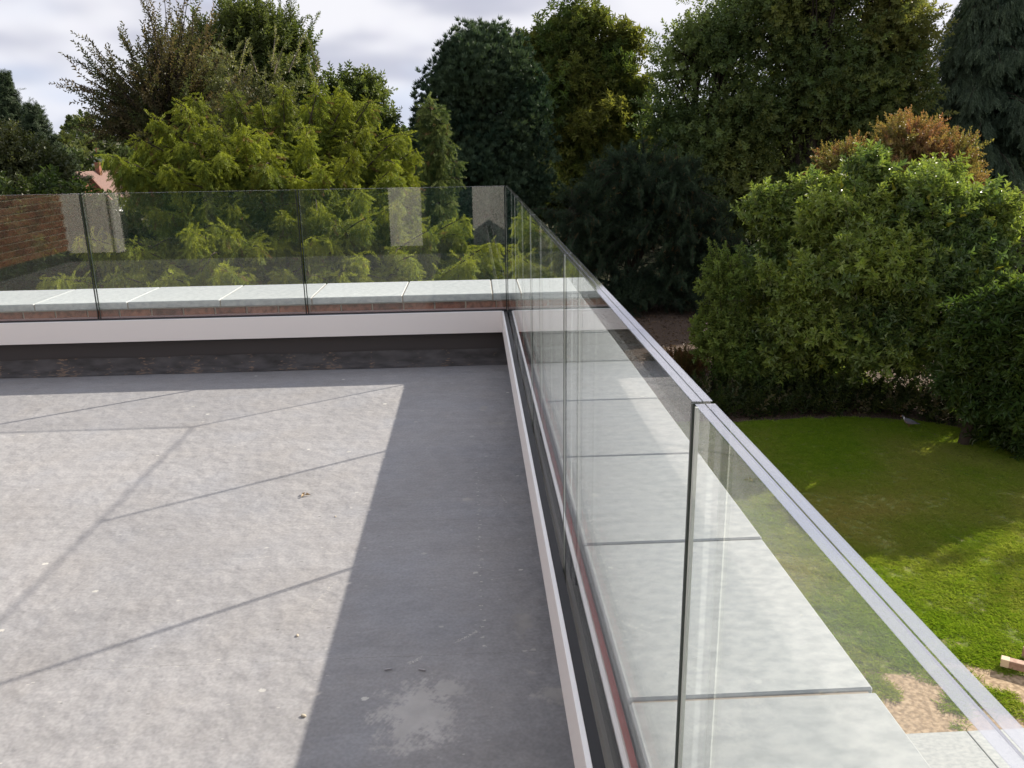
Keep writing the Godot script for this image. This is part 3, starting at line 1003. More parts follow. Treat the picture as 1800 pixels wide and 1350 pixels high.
# ---------------------------------------------------------------- trees
func trees() -> void:
	var broad := sprig(201, 14, 0.34, 0.15, 0.55, 1.25, 0.12)
	var small := sprig(202, 16, 0.30, 0.085, 0.6, 1.2, 0.1)
	var palm := sprig(203, 14, 0.26, 0.21, 0.42, 1.45, 0.25)
	var shoot := sprig(204, 18, 0.42, 0.085, 0.5, 1.0, 0.25)
	var candle := tuft(205, 26, 0.17, 0.12, 0.75)
	var yew := sprig(206, 26, 0.26, 0.075, 0.2, 1.1, 0.1)
	var weep := hanging(207, 46, 0.25, 0.046, 0.28, 0.85)
	var weep_long := hanging(208, 34, 0.42, 0.11, 0.16, 0.6)
	var o: Node3D
	# dark maple behind everything beyond the far glass
	o = thing("maple_tree", "large dark green maple with an upright domed crown behind the copper tree", "tree", Vector3(-7.22,G,-22.24))
	crown_tree(o, [[-7.02,4.58,-22.28,1.13,0.93],[-8.24,3.97,-21.96,0.63,0.63],[-5.87,4.16,-22.54,0.36,0.83],[-7.10,2.87,-22.27,1.63,1.03],[-7.46,0.94,-22.18,1.63,1.03]], o.position, 0.35, 330, 0.62, 26, broad, M.leaf, Color(0.035, 0.055, 0.018), Color(0.075, 0.095, 0.03), {"shoots": 130, "shoot_len": 1.1, "shoot_step": 0.16, "seed": 101, "up": 1.1, "wild": 0.5, "flat": 1.5, "hole": -0.42, "shell": 0.42})
	# pale birch
	o = thing("birch_tree", "slender pale green feathery birch between the golden conifer and the maple", "tree", Vector3(-3.66,G,-8.69))
	crown_tree(o, [[-4.12,2.50,-8.58,0.19,0.57],[-3.59,2.41,-8.71,0.21,0.62],[-3.31,2.50,-8.77,0.15,0.52],[-2.65,2.55,-8.89,0.23,0.47]], o.position, 0.09, 90, 0.26, 14, small, M.leaf, Color(0.07, 0.08, 0.035), Color(0.12, 0.13, 0.06), {"shoots": 10, "shoot_len": 0.6, "seed": 102, "up": -0.1, "flat": 1.5, "hole": -0.2, "bark": M.bark_pale, "smin": 0.5, "smax": 0.85})
	# oak with a level branch
	o = thing("oak_tree", "dark oak with a level branch reaching out against the sky beside the pine", "tree", Vector3(-4.51,G,-23.78))
	crown_tree(o, [[-4.48,3.36,-23.79,0.41,0.41],[-3.63,3.45,-23.90,0.33,0.25],[-4.84,2.35,-23.74,0.72,0.62],[-3.41,2.43,-23.92,0.33,0.41],[-3.97,1.02,-23.86,0.93,0.72]], o.position, 0.3, 170, 0.55, 24, broad, M.leaf, Color(0.04, 0.065, 0.022), Color(0.085, 0.11, 0.035), {"seed": 103, "up": 0.4, "hole": -0.25})
	# copper plum with long straight shoots
	copper_tree(shoot)
	# rounded pine
	o = thing("pine_tree", "broad rounded dark green pine with a smooth dome against the sky", "tree", Vector3(0.15,G,-21.09))
	crown_tree(o, [[0.20,3.80,-21.09,1.39,1.11],[-0.79,2.82,-21.09,0.98,1.01],[0.88,2.54,-21.07,1.20,1.39],[-1.45,1.90,-21.06,0.36,0.64],[-0.24,0.49,-21.09,1.76,1.39],[1.66,0.64,-21.03,0.55,1.57],[-0.12,-1.49,-21.09,1.76,0.83]], o.position, 0.35, 620, 0.5, 30, candle, M.needle, Color(0.022, 0.045, 0.028), Color(0.06, 0.09, 0.05), {"bright": 1.7, "seed": 104, "up": 1.0, "wild": 0.5, "flat": 0.9, "hole": -0.6, "shell": 0.25})
	# horse chestnut
	o = thing("chestnut_tree", "round horse chestnut turning yellowish green behind the dark pine", "tree", Vector3(3.94,G,-26.83))
	crown_tree(o, [[3.70,5.56,-26.86,1.36,0.84],[2.54,4.66,-26.98,1.07,0.84],[4.85,4.81,-26.70,1.20,1.13],[5.57,3.39,-26.58,0.75,1.20],[3.71,2.92,-26.86,2.16,1.59],[4.80,1.24,-26.71,1.70,1.36],[6.73,0.37,-26.35,1.13,1.02]], o.position, 0.45, 430, 0.62, 26, palm, M.leaf, Color(0.045, 0.068, 0.022), Color(0.10, 0.105, 0.03), {"bright": 2.2, "seed": 105, "up": 0.3, "hole": -0.32, "shell": 0.4})
	# tall limes and beeches
	o = thing("lime_tree", "tall open lime with forked dark stems and sky showing through its leaves", "tree", Vector3(7.57,G,-23.06))
	crown_tree(o, [[7.17,4.33,-23.17,1.01,1.84],[6.50,2.73,-23.33,0.39,1.22],[8.46,4.98,-22.81,1.12,2.05],[7.83,1.59,-22.99,1.53,1.32],[6.67,0.47,-23.29,1.01,0.80],[8.93,2.67,-22.66,0.80,1.22]], o.position, 0.3, 330, 0.75, 14, broad, M.leaf, Color(0.04, 0.062, 0.024), Color(0.085, 0.11, 0.04), {"bright": 2.4, "seed": 106, "up": 0.5, "hole": -0.3, "hole_freq": 0.9, "twigs": 0.85, "fork": 4.0})
	o = thing("beech_tree", "huge dark beech filling the view above the orange shrub", "tree", Vector3(11.05,G,-21.89))
	crown_tree(o, [[10.12,5.23,-22.25,1.20,1.72],[11.23,3.30,-21.82,1.51,1.72],[9.65,2.29,-22.42,1.10,1.31],[8.90,0.08,-22.67,1.51,1.31],[10.83,-0.11,-21.98,1.72,1.31],[11.11,6.81,-21.87,1.72,1.31],[7.87,-1.28,-22.98,1.10,0.68]], o.position, 0.5, 620, 0.8, 19, broad, M.leaf, Color(0.036, 0.055, 0.02), Color(0.085, 0.095, 0.03), {"bright": 2.6, "seed": 107, "up": 0.2, "hole": -0.2, "hole_freq": 0.8, "twigs": 0.7, "flat": 0.55, "fork": 4.0})
	o = thing("sycamore_tree", "tall dark sycamore between the beech and the drooping cedar, thick trunk showing", "tree", Vector3(13.54,G,-21.87))
	crown_tree(o, [[13.30,4.83,-21.99,1.05,2.01],[13.04,2.59,-22.11,1.05,1.58],[12.67,0.40,-22.28,1.37,1.37],[14.02,2.73,-21.63,0.51,1.37],[13.02,7.01,-22.12,1.37,1.15]], o.position, 0.42, 360, 0.75, 18, broad, M.leaf, Color(0.036, 0.055, 0.02), Color(0.085, 0.09, 0.03), {"bright": 2.6, "seed": 108, "up": 0.2, "hole": -0.18, "twigs": 0.8, "flat": 0.6, "fork": 5.0})
	o = thing("ash_tree", "thin ash with hanging sprays against the sky beside the cedar top", "tree", Vector3(20.25,G,-23.70))
	crown_tree(o, [[19.63,5.39,-24.12,1.24,1.24],[19.19,4.88,-24.41,0.62,1.00],[19.44,3.36,-24.25,0.75,1.24]], o.position, 0.25, 130, 0.55, 20, small, M.leaf, Color(0.04, 0.055, 0.018), Color(0.09, 0.09, 0.03), {"seed": 109, "up": -0.2, "hole": 0.0, "twigs": 0.9})
	# drooping grey green cedar
	o = thing("cedar_tree", "tall grey green cedar with drooping sprays behind the orange shrub", "tree", Vector3(17.42,G,-23.15))
	plume_conifer(o, 7.61, 3.7, 270, weep_long, M.needle, Color(0.032, 0.055, 0.036), Color(0.085, 0.115, 0.07), {"seed": 110, "nod": 0.55, "w": 0.65, "per": 8, "dense": 3.6, "rise_low": 0.1, "rise_top": 0.6, "shape": 0.75, "trunk": 0.35, "low": 0.02})
	# spruce at the other side
	o = thing("spruce_tree", "dark spruce with a thin pointed top rising behind the glossy tree", "tree", Vector3(-11.74,G,-16.28))
	plume_conifer(o, 3.38, 1.7, 190, yew, M.needle, Color(0.02, 0.036, 0.02), Color(0.04, 0.06, 0.03), {"seed": 111, "nod": 0.1, "w": 0.2, "per": 6, "dense": 6.0, "rise_low": 0.1, "rise_top": 1.3, "shape": 1.3, "hang": 0.3, "low": 0.3})
	o = thing("spruce_tree", "smaller dark spruce with a leaning spire next to the taller pointed one", "tree", Vector3(-10.84,G,-15.62))
	plume_conifer(o, 2.57, 1.5, 130, yew, M.needle, Color(0.02, 0.036, 0.02), Color(0.04, 0.06, 0.03), {"seed": 112, "nod": 0.1, "w": 0.16, "per": 6, "dense": 6.0, "rise_low": 0.1, "rise_top": 1.3, "shape": 0.95, "hang": 0.3, "low": 0.3})
	o = thing("holly_tree", "broad glossy dark green holly in front of the spruces", "tree", Vector3(-8.11,G,-9.16))
	crown_tree(o, [[-8.18,1.39,-9.11,0.19,0.21],[-7.87,1.19,-9.28,0.19,0.16],[-8.56,1.58,-8.91,0.23,0.34],[-7.69,1.04,-9.36,0.11,0.11],[-8.31,0.72,-9.04,0.81,0.19]], o.position, 0.18, 240, 0.36, 22, small, M.leaf_gloss, Color(0.03, 0.045, 0.018), Color(0.075, 0.085, 0.035), {"shoots": 60, "shoot_len": 0.4, "seed": 113, "up": 0.4, "hole": -0.5, "shell": 0.35})
	# slim blue green conifer
	o = thing("cypress_tree", "slim irregular yellowish green cypress in front of the rounded pine", "tree", Vector3(-0.78,G,-7.08))
	slim(o, 2.32, weep)
	# broad yew under the chestnut
	o = thing("yew_tree", "wide very dark yew spreading low under the chestnut and the lime", "tree", Vector3(4.29,G,-18.17))
	crown_tree(o, [[4.17,-0.11,-18.19,1.11,1.11],[2.88,-0.75,-18.39,0.69,1.03],[3.55,-1.59,-18.30,0.95,0.95],[5.14,-0.76,-18.00,0.95,1.11],[6.18,-1.25,-17.74,0.78,0.95],[6.76,-2.06,-17.58,0.52,0.78],[4.47,0.84,-18.14,0.95,0.44],[5.57,0.36,-17.90,0.61,0.61],[3.90,-2.60,-18.24,1.79,0.44],[5.52,-2.41,-17.91,1.28,0.61],[2.56,-2.26,-18.43,0.61,0.61]], o.position, 0.3, 330, 0.4, 22, yew, M.needle, Color(0.012, 0.026, 0.018), Color(0.034, 0.055, 0.032), {"bright": 1.5, "seed": 115, "up": 0.1, "flat": 0.45, "hole": -0.25, "shell": 0.3, "fork": 1.0, "smax": 1.6, "smin": 1.0})
	yew_tails(o, [[4.17,-0.11,-18.19,1.11,1.11],[2.88,-0.75,-18.39,0.69,1.03],[3.55,-1.59,-18.30,0.95,0.95],[5.14,-0.76,-18.00,0.95,1.11],[6.18,-1.25,-17.74,0.78,0.95],[6.76,-2.06,-17.58,0.52,0.78],[4.47,0.84,-18.14,0.95,0.44],[5.57,0.36,-17.90,0.61,0.61],[3.90,-2.60,-18.24,1.79,0.44],[5.52,-2.41,-17.91,1.28,0.61],[2.56,-2.26,-18.43,0.61,0.61]], yew)
	golden(weep)
	# trees past the edge of the view whose shade falls across the lawn
	o = thing("shade_tree", "young lime past the rhododendron whose crown dapples the lawn with shade", "tree", Vector3(17.3, G, -9.6))
	crown_tree(o, [[17.4, 3.3, -9.6, 1.9, 1.2], [18.8, 3.0, -11.8, 1.7, 1.1]], o.position, 0.16, 60, 0.42, 12, broad, M.leaf, Color(0.04, 0.06, 0.02), Color(0.09, 0.10, 0.03), {"seed": 116, "hole": 0.0, "shell": 0.4})

# slim column of uneven nodding tails
func slim(o: Node3D, top: float, mesh: Mesh) -> void:
	var base := o.position
	rng.seed = 114
	var wood := begin()
	var xf: Array = []
	var cols := PackedColorArray()
	var h := top - base.y
	add_tube(wood, PackedVector3Array([Vector3.ZERO, Vector3(0.06, h * 0.5, 0.0), Vector3(0, h - 0.1, 0)]), 0.09, 0.012, 6)
	for i in 105:
		var t := (i + rng.randf()) / 105.0
		var y := lerpf(0.25, 0.97, t) * h
		var az := i * 2.4 + rng.randf_range(-0.5, 0.5)
		var reach := lerpf(0.75, 0.2, pow(t, 0.7)) * rng.randf_range(0.6, 1.25)
		var dir := Vector3(cos(az), rng.randf_range(0.3, 1.2), sin(az)).normalized()
		tail(wood, xf, cols, base, base + Vector3(rng.randf_range(-0.05, 0.05), y, 0), dir, reach, 0.35, 0.15, 6, 9, Color(0.035, 0.06, 0.02), Color(0.13, 0.155, 0.045))
	tail(wood, xf, cols, base, base + Vector3(0, h - 0.7, 0), Vector3(-0.1, 1, 0).normalized(), 0.7, 0.05, 0.13, 10, 12, Color(0.035, 0.06, 0.02), Color(0.13, 0.155, 0.045))
	wood.generate_normals()
	part("trunk", wood.commit(), M.bark, o)
	many("crown", mesh, M.needle, o, xf, cols)

# feathery branch ends over the dark yew
func yew_tails(o: Node3D, lobes: Array, mesh: Mesh) -> void:
	var base := o.position
	rng.seed = 215
	var wood := begin()
	var xf: Array = []
	var cols := PackedColorArray()
	for i in 330:
		var l: Array = lobes[rng.randi() % lobes.size()]
		var u := ball().normalized()
		u.z = absf(u.z) * 0.8 + 0.1
		u.y = u.y * 0.8 + 0.25
		u = u.normalized()
		var p := Vector3(l[0], l[1], l[2]) + u * Vector3(l[3], l[4], l[3] * 0.85) * 0.75
		var dir := (u + Vector3(0, rng.randf_range(-0.1, 0.5), 0) + rv() * 0.4).normalized()
		tail(wood, xf, cols, base, p, dir, rng.randf_range(0.7, 1.3), rng.randf_range(0.2, 0.5), 0.22, 9, 8, Color(0.009, 0.018, 0.012), Color(0.034, 0.056, 0.03))
	wood.generate_normals()
	part("branch", wood.commit(), M.bark, o)
	many("branch_foliage", mesh, M.needle, o, xf, cols)

func copper_tree(shoot: Mesh) -> void:
	var o := thing("plum_tree", "copper leaved plum with long straight shoots fanning out against the sky", "tree", Vector3(-6.00,G,-11.14))
	var base := o.position
	rng.seed = 131
	var wood := begin()
	var xf: Array = []
	var cols := PackedColorArray()
	var heart := Vector3(-6.07, 1.90, -11.12)
	add_tube(wood, PackedVector3Array([Vector3.ZERO, (heart - base) * 0.5 + Vector3(0.1, 0, 0), heart - base - Vector3(0, 1.2, 0)]), 0.16, 0.11, 7)
	var r := Vector3(1.85, 2.5, 1.5)
	for i in 230:
		var d := ball().normalized()
		d.y = absf(d.y) * 1.0 - 0.22
		d = d.normalized()
		var tip := heart + d * r * (rng.randf_range(0.55, 1.08))
		var start := heart.lerp(tip, rng.randf_range(0.1, 0.5)) + rv() * 0.25
		var dir := ((tip - start).normalized() + Vector3.UP * 0.35).normalized()
		var l := start.distance_to(tip)
		add_tube(wood, PackedVector3Array([start - base, start + dir * l * 0.5 - base, start + dir * l - base]), 0.02, 0.005, 4)
		var steps := int(3 + l * 5.5)
		var tone := rng.randf()
		for s in steps:
			var t := (s + rng.randf() * 0.6) / steps
			var p := start + dir * l * t + rv() * 0.06
			xf.append(Transform3D(frame((dir + rv() * 0.5).normalized(), rng.randf() * TAU, rng.randf_range(0.7, 1.1)), p - base))
			var c := Color(0.042, 0.055, 0.024).lerp(Color(0.085, 0.066, 0.044), clampf(tone + rng.randf_range(-0.3, 0.3), 0, 1)) * (1.6 * rng.randf_range(0.8, 1.2))
			cols.append(Color(c.r, c.g, c.b))
	wood.generate_normals()
	part("trunk", wood.commit(), M.bark, o)
	many("crown", shoot, M.leaf, o, xf, cols)

func golden(weep: Mesh) -> void:
	var o := thing("golden_yew", "big golden green weeping yew of many drooping plumes behind the far glass", "tree", Vector3(-2.76,G,-5.82))
	var base := o.position
	rng.seed = 141
	var wood := begin()
	var xf: Array = []
	var cols := PackedColorArray()
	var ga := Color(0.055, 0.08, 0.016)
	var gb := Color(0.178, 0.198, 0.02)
	var axis := Vector3(-2.81, 1.06, -5.81)
	for q in [[[-4.73,1.60,-4.68],[-4.46,1.83,-5.11],[-4.36,2.03,-5.36],[-3.88,2.27,-5.52],[-3.76,2.06,-4.93],[-3.41,2.41,-5.87],[-3.12,2.41,-6.15],[-2.75,2.38,-6.03],[-2.32,2.43,-6.31],[-1.96,2.28,-6.47],[-1.66,2.13,-6.51],[-1.36,2.00,-6.64],[-1.20,1.73,-6.05],[-1.64,2.36,-6.81],[-2.06,2.43,-6.66],[-1.07,1.54,-6.26],[-3.09,1.89,-4.92],[-3.39,1.76,-4.94]], [[-2.73,1.77,-4.80],[-2.33,1.91,-5.30],[-3.50,1.43,-4.49],[-3.90,1.34,-4.46],[-2.86,1.32,-4.57],[-2.10,1.40,-4.83],[-1.76,1.55,-5.19],[-1.34,1.28,-5.24],[-0.96,1.08,-5.47],[-3.59,0.88,-4.14],[-3.15,0.99,-4.28],[-4.11,1.06,-4.28],[-2.04,0.91,-4.43],[-1.57,1.09,-4.61],[-2.51,0.85,-4.34]], [[-4.77,0.39,-3.22],[-4.62,0.70,-3.74],[-4.08,0.58,-3.53],[-3.47,0.82,-3.55],[-3.01,0.81,-3.59],[-2.03,0.61,-3.83],[-1.51,0.86,-4.01],[-1.14,0.92,-4.45],[-1.49,0.44,-3.61],[-0.32,0.72,-4.69],[0.01,0.38,-4.29],[-0.73,0.63,-4.28],[-0.98,0.41,-3.76],[-0.22,0.28,-3.89],[-1.73,0.32,-3.47],[-2.37,0.29,-3.45],[-3.03,0.38,-3.27],[-3.60,0.37,-3.08],[-4.14,0.38,-3.08]]]:
		for tip in q:
			var t := Vector3(tip[0], tip[1], tip[2])
			var flat := Vector3(t.x - axis.x, 0, t.z - axis.z)
			var lean := clampf(flat.length() / 2.2, 0.0, 1.0)
			var lead := (flat.normalized() * lean * 0.95 + Vector3.UP * (1.1 - 0.35 * lean)).normalized()
			var joint := t - lead * 1.35 + Vector3(0, 0.2, 0)
			var root := axis + flat * 0.3
			root.y = base.y + 0.2
			add_tube(wood, curve(root - base, Vector3(joint.x * 0.6 + axis.x * 0.4, maxf(base.y, joint.y - 1.2), joint.z * 0.6 + axis.z * 0.4) - base, joint - base, 6), 0.06, 0.02, 5)
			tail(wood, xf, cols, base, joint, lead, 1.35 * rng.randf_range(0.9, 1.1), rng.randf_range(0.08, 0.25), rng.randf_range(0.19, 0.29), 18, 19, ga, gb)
			# side branches below the tip
			for s in 5:
				var y := rng.randf_range(0.0, 0.65)
				var st := joint.lerp(t, y) - Vector3(0, 0.1, 0)
				var az := rng.randf() * TAU
				var out := (Vector3(cos(az), 0, sin(az) * 0.8 + 0.25) + Vector3(lead.x, 0, lead.z) * 1.2).normalized()
				var dir := (out + Vector3.UP * rng.randf_range(0.3, 1.1)).normalized()
				tail(wood, xf, cols, base, st, dir, rng.randf_range(0.5, 0.85) * (1.15 - 0.5 * y), rng.randf_range(0.25, 0.55), rng.randf_range(0.12, 0.2), 10, 14, ga, gb)
	# inner growth
	for i in 120:
		var u := ball()
		var p := axis + u * Vector3(1.74, 1.3, 1.3) - Vector3(0, 1.3, 0.3)
		var dir := Vector3(u.x * 0.8 + rng.randf_range(-0.4, 0.4), rng.randf_range(0.4, 1.2), u.z + rng.randf_range(-0.3, 0.6)).normalized()
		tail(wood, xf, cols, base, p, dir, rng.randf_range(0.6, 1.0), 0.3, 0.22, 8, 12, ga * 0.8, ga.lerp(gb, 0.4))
	wood.generate_normals()
	part("trunk", wood.commit(), M.bark, o)
	many("crown", weep, M.needle_gold, o, xf, cols)

# ---------------------------------------------------------------- shrubs
func shrubs() -> void:
	var mag := sprig(221, 15, 0.24, 0.12, 0.5, 1.35, 0.2)
	var rhodo := sprig(222, 14, 0.16, 0.15, 0.33, 1.4, 0.2)
	var fine := sprig(223, 18, 0.24, 0.055, 0.6, 1.2, 0.1)
	var yew := sprig(224, 26, 0.26, 0.075, 0.2, 1.1, 0.1)
	var o: Node3D
	o = thing("magnolia_shrub", "large magnolia shrub at the edge of the lawn, its upper leaves lit yellow green", "shrub", Vector3(6.98,G,-9.05))
	crown_tree(o, [[5.97,-0.30,-9.82,0.59,0.59],[6.37,0.06,-8.78,0.52,0.69],[7.22,0.08,-8.93,0.66,0.77],[7.59,0.15,-8.06,0.52,0.66],[8.54,-0.10,-8.42,0.55,0.72],[5.39,-1.26,-9.71,0.51,0.60],[5.64,-1.01,-8.55,0.56,0.62],[6.32,-0.74,-8.03,0.61,0.66],[7.26,-0.75,-7.89,0.62,0.67],[8.25,-1.02,-7.90,0.64,0.75],[5.27,-2.19,-9.33,0.64,0.49],[5.81,-1.90,-8.26,0.71,0.50],[6.71,-1.85,-7.96,0.72,0.50],[7.70,-1.91,-7.88,0.63,0.52],[5.86,-2.80,-9.00,1.14,0.27],[6.98,0.91,-9.05,0.12,0.21],[8.00,0.78,-8.86,0.26,0.23],[8.94,-0.24,-8.29,0.26,0.55],[6.33,0.50,-9.78,0.32,0.20],[5.41,0.25,-9.92,0.12,0.19]], o.position, 0.13, 760, 0.31, 15, mag, M.leaf_gloss, Color(0.04, 0.066, 0.024), Color(0.11, 0.14, 0.036), {"bright": 2.5, "shoots": 60, "shoot_len": 0.36, "seed": 151, "up": 0.45, "wild": 0.95, "hole": -0.22, "hole_freq": 0.9, "shell": 0.33, "fork": 0.5, "twigs": 0.4})
	single_leaves(o, [[5.97,-0.30,-9.82,0.59,0.59],[6.37,0.06,-8.78,0.52,0.69],[7.22,0.08,-8.93,0.66,0.77],[7.59,0.15,-8.06,0.52,0.66],[8.54,-0.10,-8.42,0.55,0.72],[5.39,-1.26,-9.71,0.51,0.60],[5.64,-1.01,-8.55,0.56,0.62],[6.32,-0.74,-8.03,0.61,0.66],[7.26,-0.75,-7.89,0.62,0.67],[8.25,-1.02,-7.90,0.64,0.75],[5.27,-2.19,-9.33,0.64,0.49],[5.81,-1.90,-8.26,0.71,0.50],[6.71,-1.85,-7.96,0.72,0.50],[7.70,-1.91,-7.88,0.63,0.52],[5.86,-2.80,-9.00,1.14,0.27],[6.98,0.91,-9.05,0.12,0.21],[8.00,0.78,-8.86,0.26,0.23],[8.94,-0.24,-8.29,0.26,0.55],[6.33,0.50,-9.78,0.32,0.20],[5.41,0.25,-9.92,0.12,0.19]], 300)
	o = thing("smoke_bush", "rounded rust orange shrub showing above the magnolia", "shrub", Vector3(9.53,G,-13.25))
	crown_tree(o, [[9.65,1.28,-13.19,0.76,0.57],[8.70,0.95,-13.65,0.69,0.36],[10.39,1.00,-12.79,0.47,0.42],[9.51,0.50,-13.26,1.58,0.54]], o.position, 0.12, 330, 0.34, 24, fine, M.leaf, Color(0.12, 0.125, 0.04), Color(0.165, 0.08, 0.05), {"bright": 1.9, "shoots": 50, "shoot_len": 0.35, "seed": 152, "up": 0.3, "hole": -0.5, "shell": 0.35, "fork": 1.5, "smin": 0.9, "smax": 1.5})
	o = thing("rhododendron_shrub", "glossy dark rhododendron overhanging the lawn beside the magnolia", "shrub", Vector3(7.45,G,-6.04))
	crown_tree(o, [[7.60,-1.41,-5.94,0.38,0.48],[7.38,-2.12,-6.08,0.22,0.24],[8.01,-2.06,-5.66,0.53,0.53],[7.83,-0.99,-5.79,0.18,0.20],[8.27,-1.32,-5.47,0.43,0.73],[7.71,-2.71,-5.87,0.33,0.14],[8.26,-2.73,-5.48,0.43,0.16]], o.position, 0.1, 330, 0.34, 22, rhodo, M.leaf_gloss, Color(0.035, 0.065, 0.02), Color(0.085, 0.125, 0.03), {"shoots": 50, "shoot_len": 0.3, "seed": 153, "up": 0.7, "hole": -0.5, "shell": 0.33, "fork": 0.4})
	o = thing("lilac_shrub", "leafy shrub with arching shoots and small pinkish flowers in front of the magnolia", "shrub", Vector3(4.25,G,-9.04))
	crown_tree(o, [[4.35,-0.95,-9.01,0.18,0.31],[4.30,-1.95,-9.02,0.31,0.42],[4.75,-2.45,-8.88,0.39,0.39]], o.position, 0.06, 150, 0.27, 18, mag, M.leaf, Color(0.045, 0.08, 0.02), Color(0.09, 0.12, 0.035), {"bright": 2.3, "shoots": 70, "shoot_len": 0.45, "seed": 154, "up": 0.8, "hole": -0.5, "shell": 0.4, "fork": 0.4, "smin": 0.5, "smax": 0.8})
	blossom(o, [[4.35,-0.95,-9.01,0.18,0.31],[4.30,-1.95,-9.02,0.31,0.42],[4.75,-2.45,-8.88,0.39,0.39]])
	o = thing("purple_shrub", "dusky purple leaved shrub between the magnolia and the cedar", "shrub", Vector3(9.93,G,-9.56))
	crown_tree(o, [[10.13,-0.50,-9.42,0.38,0.90],[10.41,-0.27,-9.23,0.51,1.15]], o.position, 0.08, 90, 0.34, 22, fine, M.leaf, Color(0.05, 0.04, 0.045), Color(0.10, 0.08, 0.08), {"seed": 155, "hole": -0.5, "fork": 0.6, "smin": 1.0, "smax": 1.6})
	o = thing("laurel_hedge", "deep dark laurel hedge closing the garden behind the trees", "hedge", Vector3(7.96,G,-32.22))
	crown_tree(o, [[-3.64,-0.17,-32.94,2.43,1.89],[1.04,-0.77,-33.07,2.96,1.89],[6.27,-1.35,-32.55,2.96,2.16],[10.99,-1.36,-31.45,2.96,2.29],[15.08,-1.58,-29.96,2.96,2.43],[18.69,-1.51,-28.20,2.96,2.43],[21.63,-1.43,-26.40,2.96,2.43]], o.position, 0.2, 620, 0.8, 18, mag, M.leaf, Color(0.02, 0.032, 0.012), Color(0.05, 0.06, 0.02), {"seed": 156, "hole": -0.7, "shell": 0.3, "fork": 1.0, "smin": 1.2, "smax": 2.0, "deep": 0.5})
	o = thing("bay_shrub", "dark bushy shrub low behind the golden conifer and the mirrored brick wall", "shrub", Vector3(-6.91,G,-7.52))
	crown_tree(o, [[-7.18,0.20,-7.38,1.14,0.83],[-6.14,-0.24,-7.88,1.14,0.73],[-5.05,0.05,-8.30,1.14,0.83],[-2.98,-0.25,-8.84,1.35,0.83]], o.position, 0.1, 220, 0.4, 20, mag, M.leaf, Color(0.02, 0.035, 0.012), Color(0.045, 0.06, 0.02), {"seed": 157, "hole": -0.6, "fork": 0.6})

func single_leaves(o: Node3D, lobes: Array, n: int) -> void:
	# the outermost leaves on the side towards the terrace, each one by itself
	rng.seed = 161
	var meshes: Array = []
	for c in [Color(0.10, 0.15, 0.03), Color(0.14, 0.19, 0.035), Color(0.08, 0.125, 0.028), Color(0.20, 0.20, 0.03)]:
		var st := begin()
		add_leaf(st, Vector3.ZERO, Vector3.UP, Vector3(0, 0, 1), 0.15, 0.062, 0.16, 0.28, c * 1.5)
		meshes.append(st.commit())
	var k := 0
	for i in n:
		var l: Array = lobes[rng.randi() % lobes.size()]
		var u := ball().normalized()
		u.z = absf(u.z)
		u.y = absf(u.y) if rng.randf() < 0.7 else u.y
		var p := Vector3(l[0], l[1], l[2]) + u * Vector3(l[3], l[4], l[3] * 0.85) * 1.05
		var x := part_n("leaf", k, meshes[rng.randi() % 4], M.leaf_gloss, o, p - o.position)
		x.basis = frame((u + Vector3.UP * 0.6 + rv() * 0.6).normalized(), rng.randf() * TAU, rng.randf_range(0.8, 1.25))
		k += 1

func blossom(o: Node3D, lobes: Array) -> void:
	rng.seed = 165
	var st := begin()
	for i in 6:
		var a := TAU * i / 6.0
		add_leaf(st, Vector3.ZERO, Vector3(cos(a), 0.6, sin(a)).normalized(), Vector3.UP, 0.05, 0.035, 0.1, 0.1, Color(1, 1, 1))
	var mesh := st.commit()
	var m := mat(Color(0.72, 0.52, 0.56), 0.6, 0.3)
	for i in 14:
		var l: Array = lobes[i % lobes.size()]
		var u := ball().normalized()
		u.z = absf(u.z)
		u.y = absf(u.y)
		var x := part_n("flower", i, mesh, m, o, Vector3(l[0], l[1], l[2]) + u * Vector3(l[3], l[4], l[3] * 0.85) * 1.08 - o.position)
		x.basis = frame((u + Vector3.UP).normalized(), rng.randf() * TAU, rng.randf_range(0.8, 1.3))

# ---------------------------------------------------------------- lawn, bed, patio and small things
func flat_sheet(poly: PackedVector2Array, y: float) -> ArrayMesh:
	var idx := Geometry2D.triangulate_polygon(poly)
	var st := begin()
	for i in idx:
		st.set_normal(Vector3.UP)
		st.add_vertex(Vector3(poly[i].x, y, poly[i].y))
	return st.commit()

